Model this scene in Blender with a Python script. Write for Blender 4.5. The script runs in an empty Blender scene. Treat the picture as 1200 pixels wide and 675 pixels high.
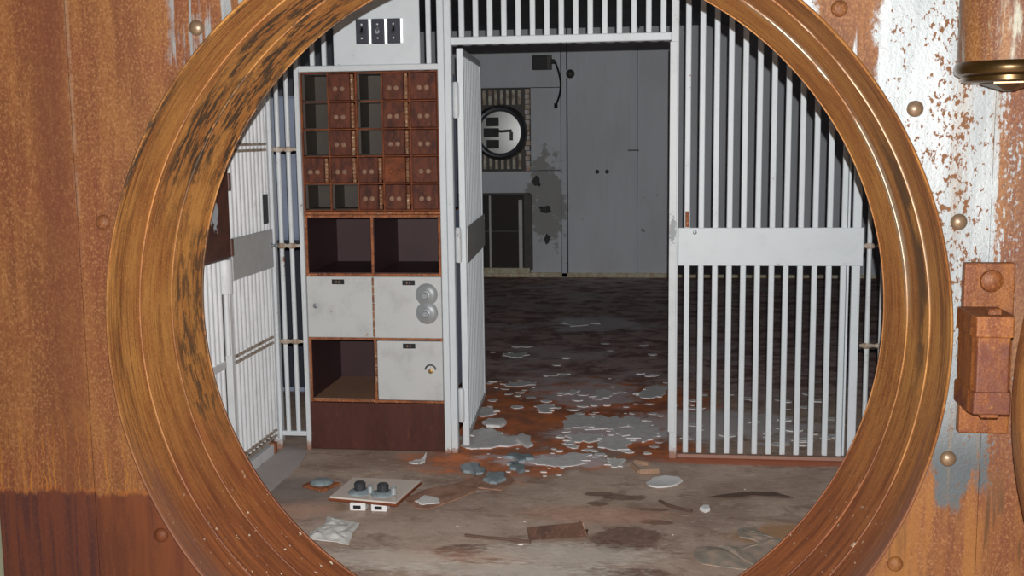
import bpy, bmesh, math, random
from mathutils import Vector, Matrix, noise as mnoise
R_ = math.radians
rnd = random.Random(7)
SC = bpy.context.scene
COL = SC.collection

# ------------------------------------------------------------------ camera (fitted to the photograph)
CAM_F, CAM_YAW, CAM_PITCH, CAM_ROLL, CAM_H = 1328.98, -0.12995, 0.13353, -0.01202, 1.55
def cam_axes():
    cy, sy = math.cos(CAM_YAW), math.sin(CAM_YAW); cp, sp = math.cos(CAM_PITCH), math.sin(CAM_PITCH)
    f = Vector((sy*cp, cy*cp, -sp)); r = Vector((cy, -sy, 0)); u = r.cross(f)
    cr, sr = math.cos(CAM_ROLL), math.sin(CAM_ROLL)
    return r*cr+u*sr, -r*sr+u*cr, f
CR, CU, CF = cam_axes()
cd = bpy.data.cameras.new('camera'); cam = bpy.data.objects.new('camera', cd); COL.objects.link(cam)
cd.sensor_width = 36.0; cd.lens = CAM_F*36/1200; cd.clip_start = .05
cam.matrix_world = Matrix(((CR.x, CU.x, -CF.x, 0), (CR.y, CU.y, -CF.y, 0), (CR.z, CU.z, -CF.z, CAM_H), (0, 0, 0, 1)))
SC.camera = cam
def ray(x, y): return CF + CR*((x-600)/CAM_F) - CU*((y-337.5)/CAM_F)
def FL(x, y, z=0.0):                      # where something seen in the photo stands on the floor
    d = ray(x, y); t = (z-CAM_H)/d.z
    return Vector((d.x*t, d.y*t, z))
def PL(x, y, Y):                          # the same on an upright plane
    d = ray(x, y); t = Y/d.y
    return Vector((d.x*t, Y, CAM_H+d.z*t))

RX, RZ = -0.37226, 1.04668                # axis of the round doorway
YW, YG, YB = 2.825, 5.373, 12.366         # front wall, barred partition, back wall
CEIL = 2.68

# ------------------------------------------------------------------ node helpers
def lin(c):
    return tuple(((v/255)/12.92 if v/255 <= .04045 else ((v/255+.055)/1.055)**2.4) for v in c)
def A(r, g, b, k=1.0):
    return tuple(min(.92, v/k) for v in lin((r, g, b)))+(1,)
class G:
    def __init__(s, name):
        s.m = bpy.data.materials.new(name); s.m.use_nodes = True
        s.t = s.m.node_tree; s.n = s.t.nodes; s.l = s.t.links
        s.n.clear()
        s.out = s.n.new('ShaderNodeOutputMaterial'); s.b = s.n.new('ShaderNodeBsdfPrincipled')
        s.l.new(s.b.outputs[0], s.out.inputs[0])
        s.tc = s.n.new('ShaderNodeTexCoord'); s.obj = s.tc.outputs['Object']
        s.geo = s.n.new('ShaderNodeNewGeometry'); s.pos = s.geo.outputs['Position']
    def put(s, sock, v):
        if hasattr(v, 'links') or hasattr(v, 'is_linked'): s.l.new(v, sock)
        else: sock.default_value = v
    def math(s, op, a, b=0.0, c=None, clamp=False):
        n = s.n.new('ShaderNodeMath'); n.operation = op; n.use_clamp = clamp
        s.put(n.inputs[0], a); s.put(n.inputs[1], b)
        if c is not None: s.put(n.inputs[2], c)
        return n.outputs[0]
    def vmul(s, v, k):
        n = s.n.new('ShaderNodeVectorMath'); n.operation = 'MULTIPLY'; s.put(n.inputs[0], v); n.inputs[1].default_value = k
        return n.outputs[0]
    def sep(s, v):
        n = s.n.new('ShaderNodeSeparateXYZ'); s.l.new(v, n.inputs[0]); return n.outputs
    def comb(s, x, y, z):
        n = s.n.new('ShaderNodeCombineXYZ')
        for i, v in enumerate((x, y, z)): s.put(n.inputs[i], v)
        return n.outputs[0]
    def noise(s, v, scale, detail=6, rough=.6, dist=0.0):
        n = s.n.new('ShaderNodeTexNoise'); s.put(n.inputs['Vector'], v)
        n.inputs['Scale'].default_value = scale; n.inputs['Detail'].default_value = detail
        n.inputs['Roughness'].default_value = rough; n.inputs['Distortion'].default_value = dist
        return n.outputs['Fac']
    def ss(s, v, a, b, lo=0.0, hi=1.0):
        n = s.n.new('ShaderNodeMapRange'); n.interpolation_type = 'SMOOTHSTEP'
        s.put(n.inputs[0], v)
        if a > b: a, b, lo, hi = b, a, hi, lo
        n.inputs[1].default_value = a; n.inputs[2].default_value = b; n.inputs[3].default_value = lo; n.inputs[4].default_value = hi
        return n.outputs[0]
    def mix(s, f, a, b):
        n = s.n.new('ShaderNodeMix'); n.data_type = 'RGBA'
        s.put(n.inputs[0], f); s.put(n.inputs[6], a); s.put(n.inputs[7], b)
        return n.outputs[2]
    def mul(s, *v):
        o = v[0]
        for w in v[1:]: o = s.math('MULTIPLY', o, w)
        return o
    def bump(s, h, strength=.3, dist=.01):
        n = s.n.new('ShaderNodeBump'); n.inputs['Strength'].default_value = strength; n.inputs['Distance'].default_value = dist
        s.l.new(h, n.inputs['Height']); s.l.new(n.outputs[0], s.b.inputs['Normal'])
    def set(s, col=None, rough=None, metal=None, spec=None):
        for k, v in (('Base Color', col), ('Roughness', rough), ('Metallic', metal), ('Specular IOR Level', spec)):
            if v is not None: s.put(s.b.inputs[k], v)
        return s.m

def m_paint(name, base, rust=.12, dirt=.5, rough=.45, rcol=(120, 70, 40), foot=None, scuff=None):
    g = G(name)
    v = g.pos
    n1 = g.noise(v, 9, 5, .65); n2 = g.noise(v, 55, 5, .7)
    c = g.mix(g.mul(g.ss(n1, .45, .75), dirt), base, tuple(x*.72 for x in base[:3])+(1,))
    r = g.ss(g.math('ADD', g.math('MULTIPLY', n1, .6), g.math('MULTIPLY', n2, .55)), .74-rust*.3, .82-rust*.3)
    c = g.mix(r, c, A(*rcol, .69))
    if foot:                                # rust creeping up from the floor
        z = g.sep(v)[2]
        f = g.ss(g.math('ADD', z, g.math('MULTIPLY', g.math('SUBTRACT', n2, .5), .08)), foot, foot*.35)
        c = g.mix(g.mul(f, .85), c, A(132, 84, 54, .69))
    if scuff:                               # bare patch worn by the latch
        x, y, z = g.sep(v)
        d = g.math('SQRT', g.math('ADD', g.math('POWER', g.math('DIVIDE', g.math('SUBTRACT', x, scuff[0]), scuff[2]), 2), g.math('POWER', g.math('DIVIDE', g.math('SUBTRACT', z, scuff[1]), scuff[3]), 2)))
        c = g.mix(g.mul(g.ss(g.math('ADD', d, g.math('MULTIPLY', g.math('SUBTRACT', n2, .5), 3.5)), 1.1, .8), .8), c, A(112, 116, 120, .69))
    return g.set(c, rough, 0.0)
def m_flat(name, col, rough=.6, metal=0.0, var=.35, scale=14, spec=None):
    g = G(name)
    n = g.noise(g.pos, scale, 6, .65)
    c = g.mix(g.mul(g.ss(n, .3, .75), var), col, tuple(x*.45 for x in col[:3])+(1,))
    return g.set(c, rough, metal, spec)
def m_rust(name, a, b, c3=None, scale=9, rough=.7, vert=1.0, spec=.3, bump=.25):
    g = G(name)
    v = g.vmul(g.pos, (1, 1, vert))
    n1 = g.noise(v, scale, 7, .68); n2 = g.noise(v, scale*6, 5, .7)
    c = g.mix(g.ss(n1, .35, .68), a, b)
    if c3: c = g.mix(g.ss(n2, .56, .7), c, c3)
    g.bump(g.math('ADD', n1, n2), bump, .004)
    return g.set(c, rough, 0.0, spec)

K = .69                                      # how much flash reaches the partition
M = {}
M['white'] = m_paint('white_paint', A(192, 199, 203, K), .07, .25, foot=.035)
M['white_worn'] = m_paint('worn_white_paint', A(190, 195, 198, K), .14, .35, foot=.06)
M['jamb_white'] = m_paint('scuffed_white_paint', A(190, 195, 198, K), .14, .35, foot=.06, scuff=(.062, 1.10, .014, .07))
M['side_white'] = m_paint('side_white_paint', A(198, 200, 202, K), .10, .5)
M['rail'] = m_rust('rusty_rail', A(176, 168, 158, K), A(128, 104, 82, K), A(96, 72, 52, K), 30)
M['plate_shaded'] = m_flat('shaded_plate', A(172, 174, 174, K), .4, 0, .25, 20)  # same plate as the white one, greyed to paint its grazing shade
M['dark_plate'] = m_flat('dark_plate', A(52, 54, 58, K), .5)
M['red_rust'] = m_rust('red_rust', A(94, 50, 35, K), A(56, 32, 26, K), A(122, 74, 48, K), 30, .65, .35)
M['orange_rust'] = m_rust('orange_rust', A(122, 66, 38, K), A(84, 46, 30, K), None, 13, .7)
M['edge_rust'] = m_rust('edge_rust', A(150, 90, 55, K), A(100, 58, 38, K), A(190, 160, 130, K), 22, .7)
M['maroon'] = m_rust('maroon_paint', A(78, 44, 38, K), A(62, 36, 31, K), A(90, 52, 42, K), 7, .5, .3)
M['inside_maroon'] = m_flat('inside_maroon', A(58, 36, 38, K), .55, 0, .3, 6)
M['inside_grey'] = m_flat('inside_grey', A(64, 57, 50, K), .55, 0, .3, 9)
M['brown_board'] = m_flat('brown_board', A(128, 98, 78, .5), .6, 0, .3, 12)
M['strip'] = m_rust('worn_hinge_strip', A(140, 104, 78, K), A(96, 58, 40, K), A(204, 190, 164, K), 12)
M['locker_white'] = m_paint('locker_white', A(180, 182, 181, K), .12, .6, rcol=(150, 110, 70))
M['chrome'] = m_flat('satin_chrome', (.60, .65, .67, 1), .36, .55, .12)
M['chrome_dull'] = m_flat('dull_chrome', (.40, .43, .45, 1), .45, .6, .3)
M['bright_edge'] = m_flat('bright_edge', (.8, .82, .84, 1), .42, 1.0, .05)
M['lock_metal'] = m_flat('worn_lock_face', A(136, 104, 84, K), .6, .1, .8, 45)
M['blue_steel'] = m_flat('blue_grey_steel', A(120, 128, 146, .46), .5, 0, .3, 5)
M['black'] = m_flat('black_paint', A(22, 24, 26, K), .5)
M['switch_dark'] = m_flat('switch_plate', A(56, 58, 68, K), .4, .1, .15)
M['screw'] = m_flat('screw', (.55, .56, .56, 1), .5, .8, .1)
M['brass'] = m_flat('brass_pin', A(150, 125, 80, K), .45, .6)
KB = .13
def wall_mat(name, a, b, seams=()):
    g = G(name)
    v = g.pos; x, y, z = g.sep(v)
    n = g.noise(g.vmul(v, (1, 1, .5)), 2.2, 6, .6); n2 = g.noise(g.vmul(v, (14, 14, .8)), 1.6, 4, .6)
    c = g.mix(g.ss(n, .35, .7), a, b)
    c = g.mix(g.mul(g.ss(n2, .5, .75), .14), c, tuple(q*.6 for q in b[:3])+(1,))
    n3 = g.noise(v, 7, 6, .7)
    # grimy peeled zone beside the cupboard
    d = g.math('ADD', g.math('POWER', g.math('DIVIDE', g.math('ADD', x, 1.22), .22), 2), g.math('POWER', g.math('DIVIDE', g.math('SUBTRACT', z, .85), .5), 2))
    pe = g.mul(g.ss(g.math('ADD', d, g.math('MULTIPLY', g.math('SUBTRACT', n3, .5), 5)), 1.1, .7), .75)
    c = g.mix(pe, c, (.34, .33, .31, 1))
    st = g.mul(g.ss(n3, .66, .72), g.ss(z, 1.6, .2))
    c = g.mix(st, c, (.12, .08, .05, 1))
    return g.set(c, .55, 0.0)
M['wall'] = wall_mat('vault_wall_paint', (.86, .91, .98, 1), (.78, .82, .88, 1))
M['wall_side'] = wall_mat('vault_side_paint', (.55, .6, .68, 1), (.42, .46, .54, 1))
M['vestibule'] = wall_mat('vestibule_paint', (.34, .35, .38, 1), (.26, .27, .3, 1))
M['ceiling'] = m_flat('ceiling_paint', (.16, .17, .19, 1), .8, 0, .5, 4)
M['base_tan'] = m_rust('tan_base', A(112, 104, 86, KB), A(84, 74, 58, KB), A(60, 44, 34, KB), 18)

# ---- floor
def floor_mat():
    g = G('vault_floor'); v = g.pos; x, y, z = g.sep(v)
    nb = g.noise(v, 1.7, 7, .62); nm = g.noise(v, 6, 7, .65); nf = g.noise(v, 30, 6, .7)
    ns = g.noise(g.vmul(v, (1, 1.3, 1)), 4.5, 8, .7, .6); nx_ = g.noise(g.vmul(v, (1, 2.6, 1)), 19, 7, .72, .5); ny_ = g.noise(v, 75, 5, .7)
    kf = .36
    c = g.mix(g.ss(nb, .36, .66), A(134, 119, 108, kf), A(108, 92, 82, kf))
    c = g.mix(g.mul(g.ss(ns, .5, .66), .7), c, A(92, 74, 63, kf))
    c = g.mix(g.mul(g.ss(nm, .57, .72), .6), c, A(152, 140, 132, kf))
    c = g.mix(g.mul(g.ss(nf, .58, .72), .4), c, A(84, 64, 54, kf))
    c = g.mix(g.mul(g.ss(nx_, .55, .66), .55), c, A(96, 78, 68, kf))
    c = g.mix(g.mul(g.ss(nx_, .45, .36), .4), c, A(150, 138, 130, kf))
    c = g.mix(g.mul(g.ss(ny_, .60, .72), .45), c, A(160, 150, 140, kf))
    # vault side: darker brown screed with wet looking grey areas
    yw = g.math('ADD', y, g.math('MULTIPLY', g.math('SUBTRACT', nb, .5), 1.6))
    inner = g.ss(yw, 6.1, 7.2)
    vc = g.mix(g.ss(ns, .42, .6), A(88, 76, 74, .15), A(58, 44, 42, .15))
    vc = g.mix(g.mul(g.ss(nb, .5, .64), .5), vc, A(96, 92, 94, .15))
    c = g.mix(inner, c, vc)
    def blob(cx, cy, rx, ry, rot=0.0, k=.5, soft=.12, n=None):
        dx = g.math('SUBTRACT', x, cx); dy = g.math('SUBTRACT', y, cy)
        ca, sa = math.cos(rot), math.sin(rot)
        a = g.math('ADD', g.math('MULTIPLY', dx, ca/rx), g.math('MULTIPLY', dy, sa/rx))
        b = g.math('ADD', g.math('MULTIPLY', dx, -sa/ry), g.math('MULTIPLY', dy, ca/ry))
        d = g.math('SQRT', g.math('ADD', g.math('MULTIPLY', a, a), g.math('MULTIPLY', b, b)))
        d = g.math('ADD', d, g.math('MULTIPLY', g.math('SUBTRACT', n or nm, .5), k*2))
        return g.ss(d, 1+soft, 1-soft)
    rustc = g.mix(g.ss(nm, .35, .62), A(150, 84, 46, .33), A(104, 62, 44, .33))
    def px(a, b): p = FL(a, b); return p.x, p.y
    # rust spread through the doorway and under the closed gate
    for (a, b, rx, ry, rot) in ((640, 485, .62, .85, 0), (590, 540, .42, .26, 0), (770, 525, .22, .16, 0), (735, 470, .5, .5, 0)):
        c = g.mix(g.mul(blob(*px(a, b), rx, ry, rot, .9, .35), .85), c, rustc)
    c = g.mix(g.mul(blob(.47, 5.33, .55, .06, 0, .7, .4, nf), .8), c, A(128, 66, 40, .33))
    # brown scabs and scrapes near the opening
    dk = A(74, 56, 48, .42)
    for (a, b, rx, ry, rot, k) in ((736, 630, .135, .13, .15, .75), (716, 640, .06, .07, .2, .6), (540, 645, .10, .07, .4, .8), (534, 662, .08, .05, 0, .8), (730, 583, .10, .04, .1, .9),
                                   (705, 579, .07, .03, 0, .9), (770, 612, .07, .03, 0, .9), (765, 597, .06, .02, 0, .9), (740, 672, .16, .045, 0, .8), (700, 590, .05, .03, 0, 1)):
        c = g.mix(g.mul(blob(*px(a, b), rx, ry, rot, k, .16, g.noise(v, 11, 6, .75)), .8), c, g.mix(g.ss(nf, .4, .65), dk, A(98, 76, 64, .42)))
    for (a, b, rx, ry, rot) in ((700, 603, .30, .10, 0), (515, 655, .34, .10, .1), (330, 600, .22, .12, .5)):
        c = g.mix(g.mul(blob(*px(a, b), rx, ry, rot, 1.2, .5, nx_), .4), c, A(146, 108, 88, kf))
    c = g.mix(g.mul(blob(*px(345, 572), .24, .2, 0, .7, .4), .7), c, A(84, 78, 76, kf))
    for (a, b, rx, ry) in ((660, 650, .3, .12), (450, 655, .25, .1), (590, 668, .4, .07)):
        c = g.mix(g.mul(blob(*px(a, b), rx, ry, 0, 1.3, .5, nx_), .5), c, A(164, 154, 146, kf))
    c = g.mix(g.mul(blob(*px(905, 625), .16, .10, .5, .9, .4), .75), c, A(112, 82, 50, kf))
    # chalky paint dust inside the doorway
    for (a, b, rx, ry) in ((715, 508, .30, .16), (580, 516, .18, .10), (640, 540, .3, .09), (690, 462, .3, .35), (850, 498, .5, .3), (700, 380, .35, .35)):
        c = g.mix(g.mul(blob(*px(a, b), rx, ry, 0, 1.6, .35, ns), .7), c, A(150, 148, 152, .36))
    g.bump(g.math('ADD', nm, nf), .35, .006)
    return g.set(c, .75, 0, .3)
M['floor'] = floor_mat()

# ---- steel front wall: rust over bare steel, in wall coordinates
def front_mat():
    g = G('rusted_steel_wall'); v = g.pos; x, y, z = g.sep(v)
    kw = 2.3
    sv = g.vmul(v, (1, 1, .12)); sv2 = g.vmul(v, (1, 1, .05))
    s1 = g.noise(sv, 14, 7, .65); s2 = g.noise(sv2, 42, 6, .65, .4); nf = g.noise(v, 120, 5, .7); nb = g.noise(v, 3.2, 6, .65); nm = g.noise(v, 17, 7, .7)
    rust = g.mix(g.ss(s1, .36, .62), A(178, 118, 64, kw), A(146, 88, 50, kw))
    rust = g.mix(g.mul(g.ss(nb, .42, .62), .55), rust, A(150, 80, 52, kw))
    rust = g.mix(g.mul(g.ss(s2, .54, .68), .45), rust, A(192, 128, 68, kw))
    rust = g.mix(g.mul(g.ss(nf, .55, .75), .5), rust, A(120, 66, 36, kw))
    ng = g.noise(g.vmul(v, (1, 1, .7)), 190, 4, .65)
    rust = g.mix(g.mul(g.ss(ng, .50, .66), .55), rust, A(214, 154, 100, kw))
    rust = g.mix(g.mul(g.ss(ng, .47, .36), .45), rust, A(118, 66, 40, kw))
    worn_edge = g.mul(g.ss(g.math('ABSOLUTE', g.math('ADD', x, 1.523)), .011, .003), g.ss(z, 1.15, 1.5), g.ss(nm, .42, .55))
    rust = g.mix(g.mul(worn_edge, .4), rust, A(206, 170, 140, kw))
    # the redder left plate and a brown band
    band = g.mul(g.ss(x, -1.66, -1.60), g.ss(x, -1.52, -1.55))
    rust = g.mix(g.mul(band, .5), rust, A(128, 68, 42, kw))
    left_hi = g.mul(g.ss(x, -1.2, -1.5), g.ss(z, 1.5, 1.0))
    # tide line at the bottom left with rust runs above it
    zz = g.math('ADD', z, g.math('MULTIPLY', g.math('SUBTRACT', s2, .5), .06))
    low = g.mul(g.ss(zz, .602, .585), g.ss(x, -.2, -.6))
    wig = g.math('ADD', x, g.math('MULTIPLY', g.math('SUBTRACT', g.noise(v, 26, 3, .5), .5), .03))
    dr = g.noise(g.comb(g.math('MULTIPLY', wig, 140), 0.0, g.math('MULTIPLY', z, 1.5)), 1.0, 2, .5)
    runs = g.mul(g.ss(g.math('ADD', z, g.math('MULTIPLY', nb, .3)), 1.0, .78), g.ss(z, .585, .605), g.ss(dr, .54, .60), g.ss(x, -1.1, -1.25))
    rust = g.mix(g.mul(runs, .75), rust, A(206, 134, 48, kw))
    lowc = g.mix(g.ss(s1, .4, .62), A(142, 76, 38, kw), A(112, 58, 34, kw))
    rl = g.mix(g.ss(x, -1.51, -1.53), lowc, g.mix(g.ss(s2, .42, .6), A(120, 62, 40, kw), A(92, 48, 42, kw)))
    rl = g.mix(g.mul(g.ss(ng, .52, .66), .3), rl, A(150, 84, 52, kw))
    tide = g.mul(g.ss(zz, .585, .60), g.ss(zz, .612, .60), g.ss(nm, .45, .55), g.ss(x, -1.1, -1.3))
    rust = g.mix(g.mul(tide, g.ss(dr, .42, .52), .6), rust, A(200, 112, 40, kw))
    rust = g.mix(low, rust, rl)
    lowr = g.mul(g.ss(z, .8, .6), g.ss(x, .2, .4))
    rust = g.mix(g.mul(lowr, g.ss(s2, .45, .6), .6), rust, A(186, 120, 58, kw))
    rust = g.mix(g.mul(lowr, g.ss(s2, .53, .62), g.ss(z, .40, .55), .75), rust, A(92, 62, 38, kw))
    rust = g.mix(g.mul(lowr, g.ss(s1, .5, .38), .6), rust, A(190, 126, 56, kw))
    # bare steel mask
    rt = g.ss(x, .15, .35)
    j = g.math('ADD', g.math('MULTIPLY', g.math('SUBTRACT', s1, .5), .5), g.math('MULTIPLY', g.math('SUBTRACT', nm, .5), .22))
    up = g.ss(g.math('ADD', z, j), .64, .70)
    nq = g.noise(g.vmul(v, (1, 1, .6)), 105, 5, .65); spv = g.math('ADD', g.math('MULTIPLY', nq, .75), g.math('MULTIPLY', nm, .45))
    spw = g.mul(g.ss(x, .58, .68), g.ss(x, .80, .70), g.ss(z, .95, 1.25))
    dense = g.ss(g.math('ADD', spv, g.math('MULTIPLY', spw, .075)), .70, .725)
    fewsp = g.ss(g.math('ADD', g.math('MULTIPLY', nq, .8), g.math('MULTIPLY', nm, .4)), .735, .765)
    edge = g.ss(g.math('ADD', g.math('ADD', g.math('MULTIPLY', g.math('SUBTRACT', x, .79), 3.2), g.math('MULTIPLY', nq, .5)), g.math('MULTIPLY', s2, .6)), .60, .66)   # rust beyond the seam
    top = g.mul(g.ss(g.math('ADD', x, g.math('MULTIPLY', g.math('SUBTRACT', nm, .5), .14)), .36, .385), g.ss(g.math('ADD', x, g.math('MULTIPLY', g.math('SUBTRACT', nm, .5), .14)), .52, .495), g.ss(g.math('ADD', z, g.math('MULTIPLY', g.math('SUBTRACT', s2, .5), .9)), 1.63, 1.69))
    rmask = g.math('MAXIMUM', g.math('MAXIMUM', dense, fewsp), g.math('MAXIMUM', g.mul(edge, .95), top), clamp=True)
    bare_r = g.mul(rt, up, g.ss(s2, .74, .66), g.math('SUBTRACT', 1.0, rmask))
    lx = g.mul(g.ss(x, -1.36, -1.12), g.ss(x, -.8, -.9), g.ss(z, 1.50, 1.8))
    bare_l = g.mul(g.ss(g.math('ADD', lx, g.math('MULTIPLY', g.math('SUBTRACT', nb, .5), 1.1)), .42, .62), g.ss(s2, .46, .53), .9)
    near = g.math('SQRT', g.math('ADD', g.math('POWER', g.math('ADD', x, 1.17), 2), g.math('POWER', g.math('SUBTRACT', z, 1.80), 2)))
    halo = g.mul(g.ss(g.math('ADD', near, g.math('MULTIPLY', g.math('SUBTRACT', nm, .5), .16)), .06, .035), g.ss(s2, .40, .5), .85)
    bare = g.math('MAXIMUM', bare_r, g.math('MAXIMUM', bare_l, halo), clamp=True)
    steel = g.mix(g.ss(s1, .35, .65), (.34, .36, .365, 1), (.25, .27, .275, 1))
    steel = g.mix(g.ss(z, .95, .72), steel, A(112, 120, 124, 1.6))
    rust = g.mix(g.mul(rt, dense, up), rust, A(164, 106, 56, 2.9))
    stain = g.mul(rt, g.ss(s2, .52, .62), g.ss(x, .60, .72), .35); steel = g.mix(stain, steel, A(200, 168, 130, 2.6))
    c = g.mix(bare, rust, steel)
    g.bump(g.math('ADD', nm, nf), .3, .003)
    return g.set(c, g.math('SUBTRACT', .62, g.math('MULTIPLY', bare, .10)), g.math('MULTIPLY', bare, .6), .35)
M['front'] = front_mat()

# ---- ring: circumferential wear
def ring_mat():
    g = G('rusted_ring_steel'); x, y, z = g.sep(g.pos)
    dx = g.math('SUBTRACT', x, RX); dz = g.math('SUBTRACT', z, RZ)
    ang = g.math('ARCTAN2', dz, dx); rad = g.math('SQRT', g.math('ADD', g.math('MULTIPLY', dx, dx), g.math('MULTIPLY', dz, dz)))
    # direction vector avoids the seam; depth and radius give the stripes
    ux = g.math('DIVIDE', dx, rad); uz = g.math('DIVIDE', dz, rad)
    dep = g.math('ADD', g.math('MULTIPLY', y, 1.0), g.math('MULTIPLY', rad, 1.0))
    vs = g.comb(g.math('MULTIPLY', ux, 2.2), g.math('MULTIPLY', uz, 2.2), g.math('MULTIPLY', dep, 34))
    vb = g.comb(g.math('MULTIPLY', ux, 2.0), g.math('MULTIPLY', uz, 2.0), g.math('MULTIPLY', dep, 7))
    s1 = g.noise(vs, 1.6, 7, .66); s2 = g.noise(vb, 2.2, 7, .62); nf = g.noise(g.pos, 95, 5, .7); nb = g.noise(g.pos, 4, 5, .6)
    vk = g.comb(g.math('MULTIPLY', ux, 9), g.math('MULTIPLY', uz, 9), g.math('MULTIPLY', dep, 60)); sk = g.noise(vk, 1.4, 6, .68)
    kr = 1.15
    vt = g.comb(g.math('MULTIPLY', ux, 3.0), g.math('MULTIPLY', uz, 3.0), g.math('MULTIPLY', dep, 110)); st = g.noise(vt, 1.5, 8, .72)
    c = g.mix(g.ss(s2, .36, .64), A(178, 127, 66, kr), A(156, 102, 54, kr))
    c = g.mix(g.mul(g.ss(s1, .5, .64), .6), c, A(122, 70, 34, kr))
    c = g.mix(g.mul(g.ss(st, .50, .66), .75), c, A(100, 58, 30, kr))
    c = g.mix(g.mul(g.ss(st, .46, .36), .45), c, A(190, 130, 62, kr))
    c = g.mix(g.mul(g.ss(nf, .50, .72), .5), c, A(104, 66, 38, kr))
    ng = g.noise(g.pos, 210, 3, .6); c = g.mix(g.mul(g.ss(ng, .54, .70), .6), c, A(206, 152, 88, kr))
    groove = g.mul(g.ss(y, 2.775, 2.785), g.ss(y, 2.90, 2.84))
    c = g.mix(g.mul(groove, g.ss(st, .42, .56), .55), c, A(92, 56, 28, kr))
    # redder toward the bottom where water stood
    low = g.ss(g.math('ADD', uz, g.math('MULTIPLY', g.math('SUBTRACT', s2, .5), 1.1)), -.12, -.62)
    lc = g.mix(g.ss(s1, .38, .62), A(146, 84, 50, kr), A(116, 64, 40, kr))
    lc = g.mix(g.mul(g.ss(st, .5, .62), .6), lc, A(88, 50, 34, kr))
    lc = g.mix(g.mul(g.ss(st, .45, .36), .5), lc, A(168, 104, 56, kr))
    c = g.mix(g.mul(low, .9), c, lc)
    out = g.mul(g.ss(y, 2.9, 2.82), low)
    c = g.mix(g.mul(out, .55), c, A(122, 90, 76, kr))
    dust = g.mul(g.ss(y, 2.94, 2.80), g.ss(uz, -.62, -.82), g.ss(g.math('ADD', g.math('MULTIPLY', s2, .6), g.math('MULTIPLY', nf, .5)), .46, .64))
    c = g.mix(g.mul(dust, .65), c, A(186, 162, 148, kr))
    # black scabs on the upper left
    wl = g.mul(g.ss(ux, -.38, -.58), g.ss(uz, .12, .35), g.ss(ux, -1.0, -.9))
    mid = g.math('MAXIMUM', g.ss(y, 2.95, 2.99), g.ss(y, 2.81, 2.795))
    bl = g.mul(g.ss(sk, .47, .53), g.math('MAXIMUM', g.mul(wl, mid), g.mul(g.ss(ux, -.9, -.97), g.ss(y, 3.1, 3.14), .8)), g.ss(s2, .38, .52))
    c = g.mix(g.mul(bl, .9), c, A(52, 48, 40, kr))
    wr = g.mul(g.ss(ux, .8, .93), g.ss(uz, -.3, -.02), g.ss(y, 2.94, 2.97), g.ss(y, 3.05, 3.0), g.ss(s2, .40, .52))
    c = g.mix(g.mul(wr, .8), c, A(72, 58, 40, kr))
    # plaster flecks lying on the lower half
    fl = g.mul(g.ss(g.noise(g.pos, 52, 2, .5), .70, .725), g.ss(uz, -.35, -.7))
    c = g.mix(fl, c, A(226, 214, 190, kr))
    g.bump(g.math('ADD', st, g.math('MULTIPLY', nf, .6)), .45, .003)
    r = g.math('ADD', .46, g.math('MULTIPLY', st, .22))
    glint = g.mul(g.ss(g.math('ADD', ux, uz), .95, 1.25), g.math('MAXIMUM', g.ss(y, 3.075, 3.10), g.mul(g.ss(y, 2.93, 2.94), g.ss(y, 2.952, 2.947), .5)), g.ss(y, 3.125, 3.112), g.ss(s2, .62, .48))  # pale metal patch paints the flash glints on the upper right noses
    c = g.mix(glint, c, (.62, .52, .40, 1))
    r = g.math('SUBTRACT', r, g.math('MULTIPLY', glint, .22))
    return g.set(c, r, g.mul(glint, .8), .4)
M['ring'] = ring_mat()
def bracket_mat():
    g = G('hinge_rust'); v = g.pos; n1 = g.noise(g.vmul(v, (1, 1, .25)), 22, 7, .68); n2 = g.noise(v, 60, 5, .7); n3 = g.noise(v, 9, 6, .6)
    kk = 2.35; ng = g.noise(v, 190, 4, .65)
    c = g.mix(g.ss(n1, .36, .62), A(192, 116, 50, kk), A(152, 82, 40, kk))
    c = g.mix(g.mul(g.ss(ng, .5, .66), .5), c, A(220, 150, 84, kk)); c = g.mix(g.mul(g.ss(ng, .47, .36), .5), c, A(104, 58, 34, kk))
    fx_, fy_, fz_ = g.sep(v); c = g.mix(g.mul(g.ss(fy_, 2.665, 2.65), g.ss(n1, .60, .45), g.ss(fz_, 1.08, 1.06), .8), c, A(122, 66, 52, kk))
    c = g.mix(g.mul(g.ss(n3, .5, .62), .8), c, A(128, 66, 48, kk))
    c = g.mix(g.mul(g.ss(n2, .6, .72), .6), c, A(214, 150, 78, kk))
    g.bump(g.math('ADD', n1, n2), .5, .004)
    return g.set(c, .55, .05, .4)
M['bracket'] = bracket_mat()
def barrel_mat():
    g = G('hinge_barrel_rust'); v = g.pos; n1 = g.noise(g.vmul(v, (1, 1, .1)), 26, 7, .65); n2 = g.noise(v, 80, 5, .7); n3 = g.noise(g.vmul(v, (1, 1, .2)), 12, 6, .65)
    kk = 2.7; ng = g.noise(v, 190, 4, .65)
    c = g.mix(g.ss(n1, .38, .6), A(186, 124, 66, kk), A(150, 94, 64, kk))
    c = g.mix(g.mul(g.ss(ng, .5, .66), .6), c, A(222, 178, 130, kk)); c = g.mix(g.mul(g.ss(ng, .47, .36), .5), c, A(110, 66, 40, kk))
    c = g.mix(g.mul(g.ss(n2, .58, .7), .6), c, A(206, 160, 110, kk))
    st = g.ss(n3, .56, .63)
    c = g.mix(st, c, (.26, .25, .2, 1))
    g.bump(g.math('ADD', n1, n2), .4, .003)
    return g.set(c, .58, g.mul(st, .4), .35)
M['barrel'] = barrel_mat()
M['rivet'] = m_flat('tarnished_rivet', A(176, 146, 116, 1.9), .4, .4, .5, 90)
M['collar'] = m_flat('dark_bronze', A(96, 72, 38, 1.6), .3, .75, .5, 20)

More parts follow.
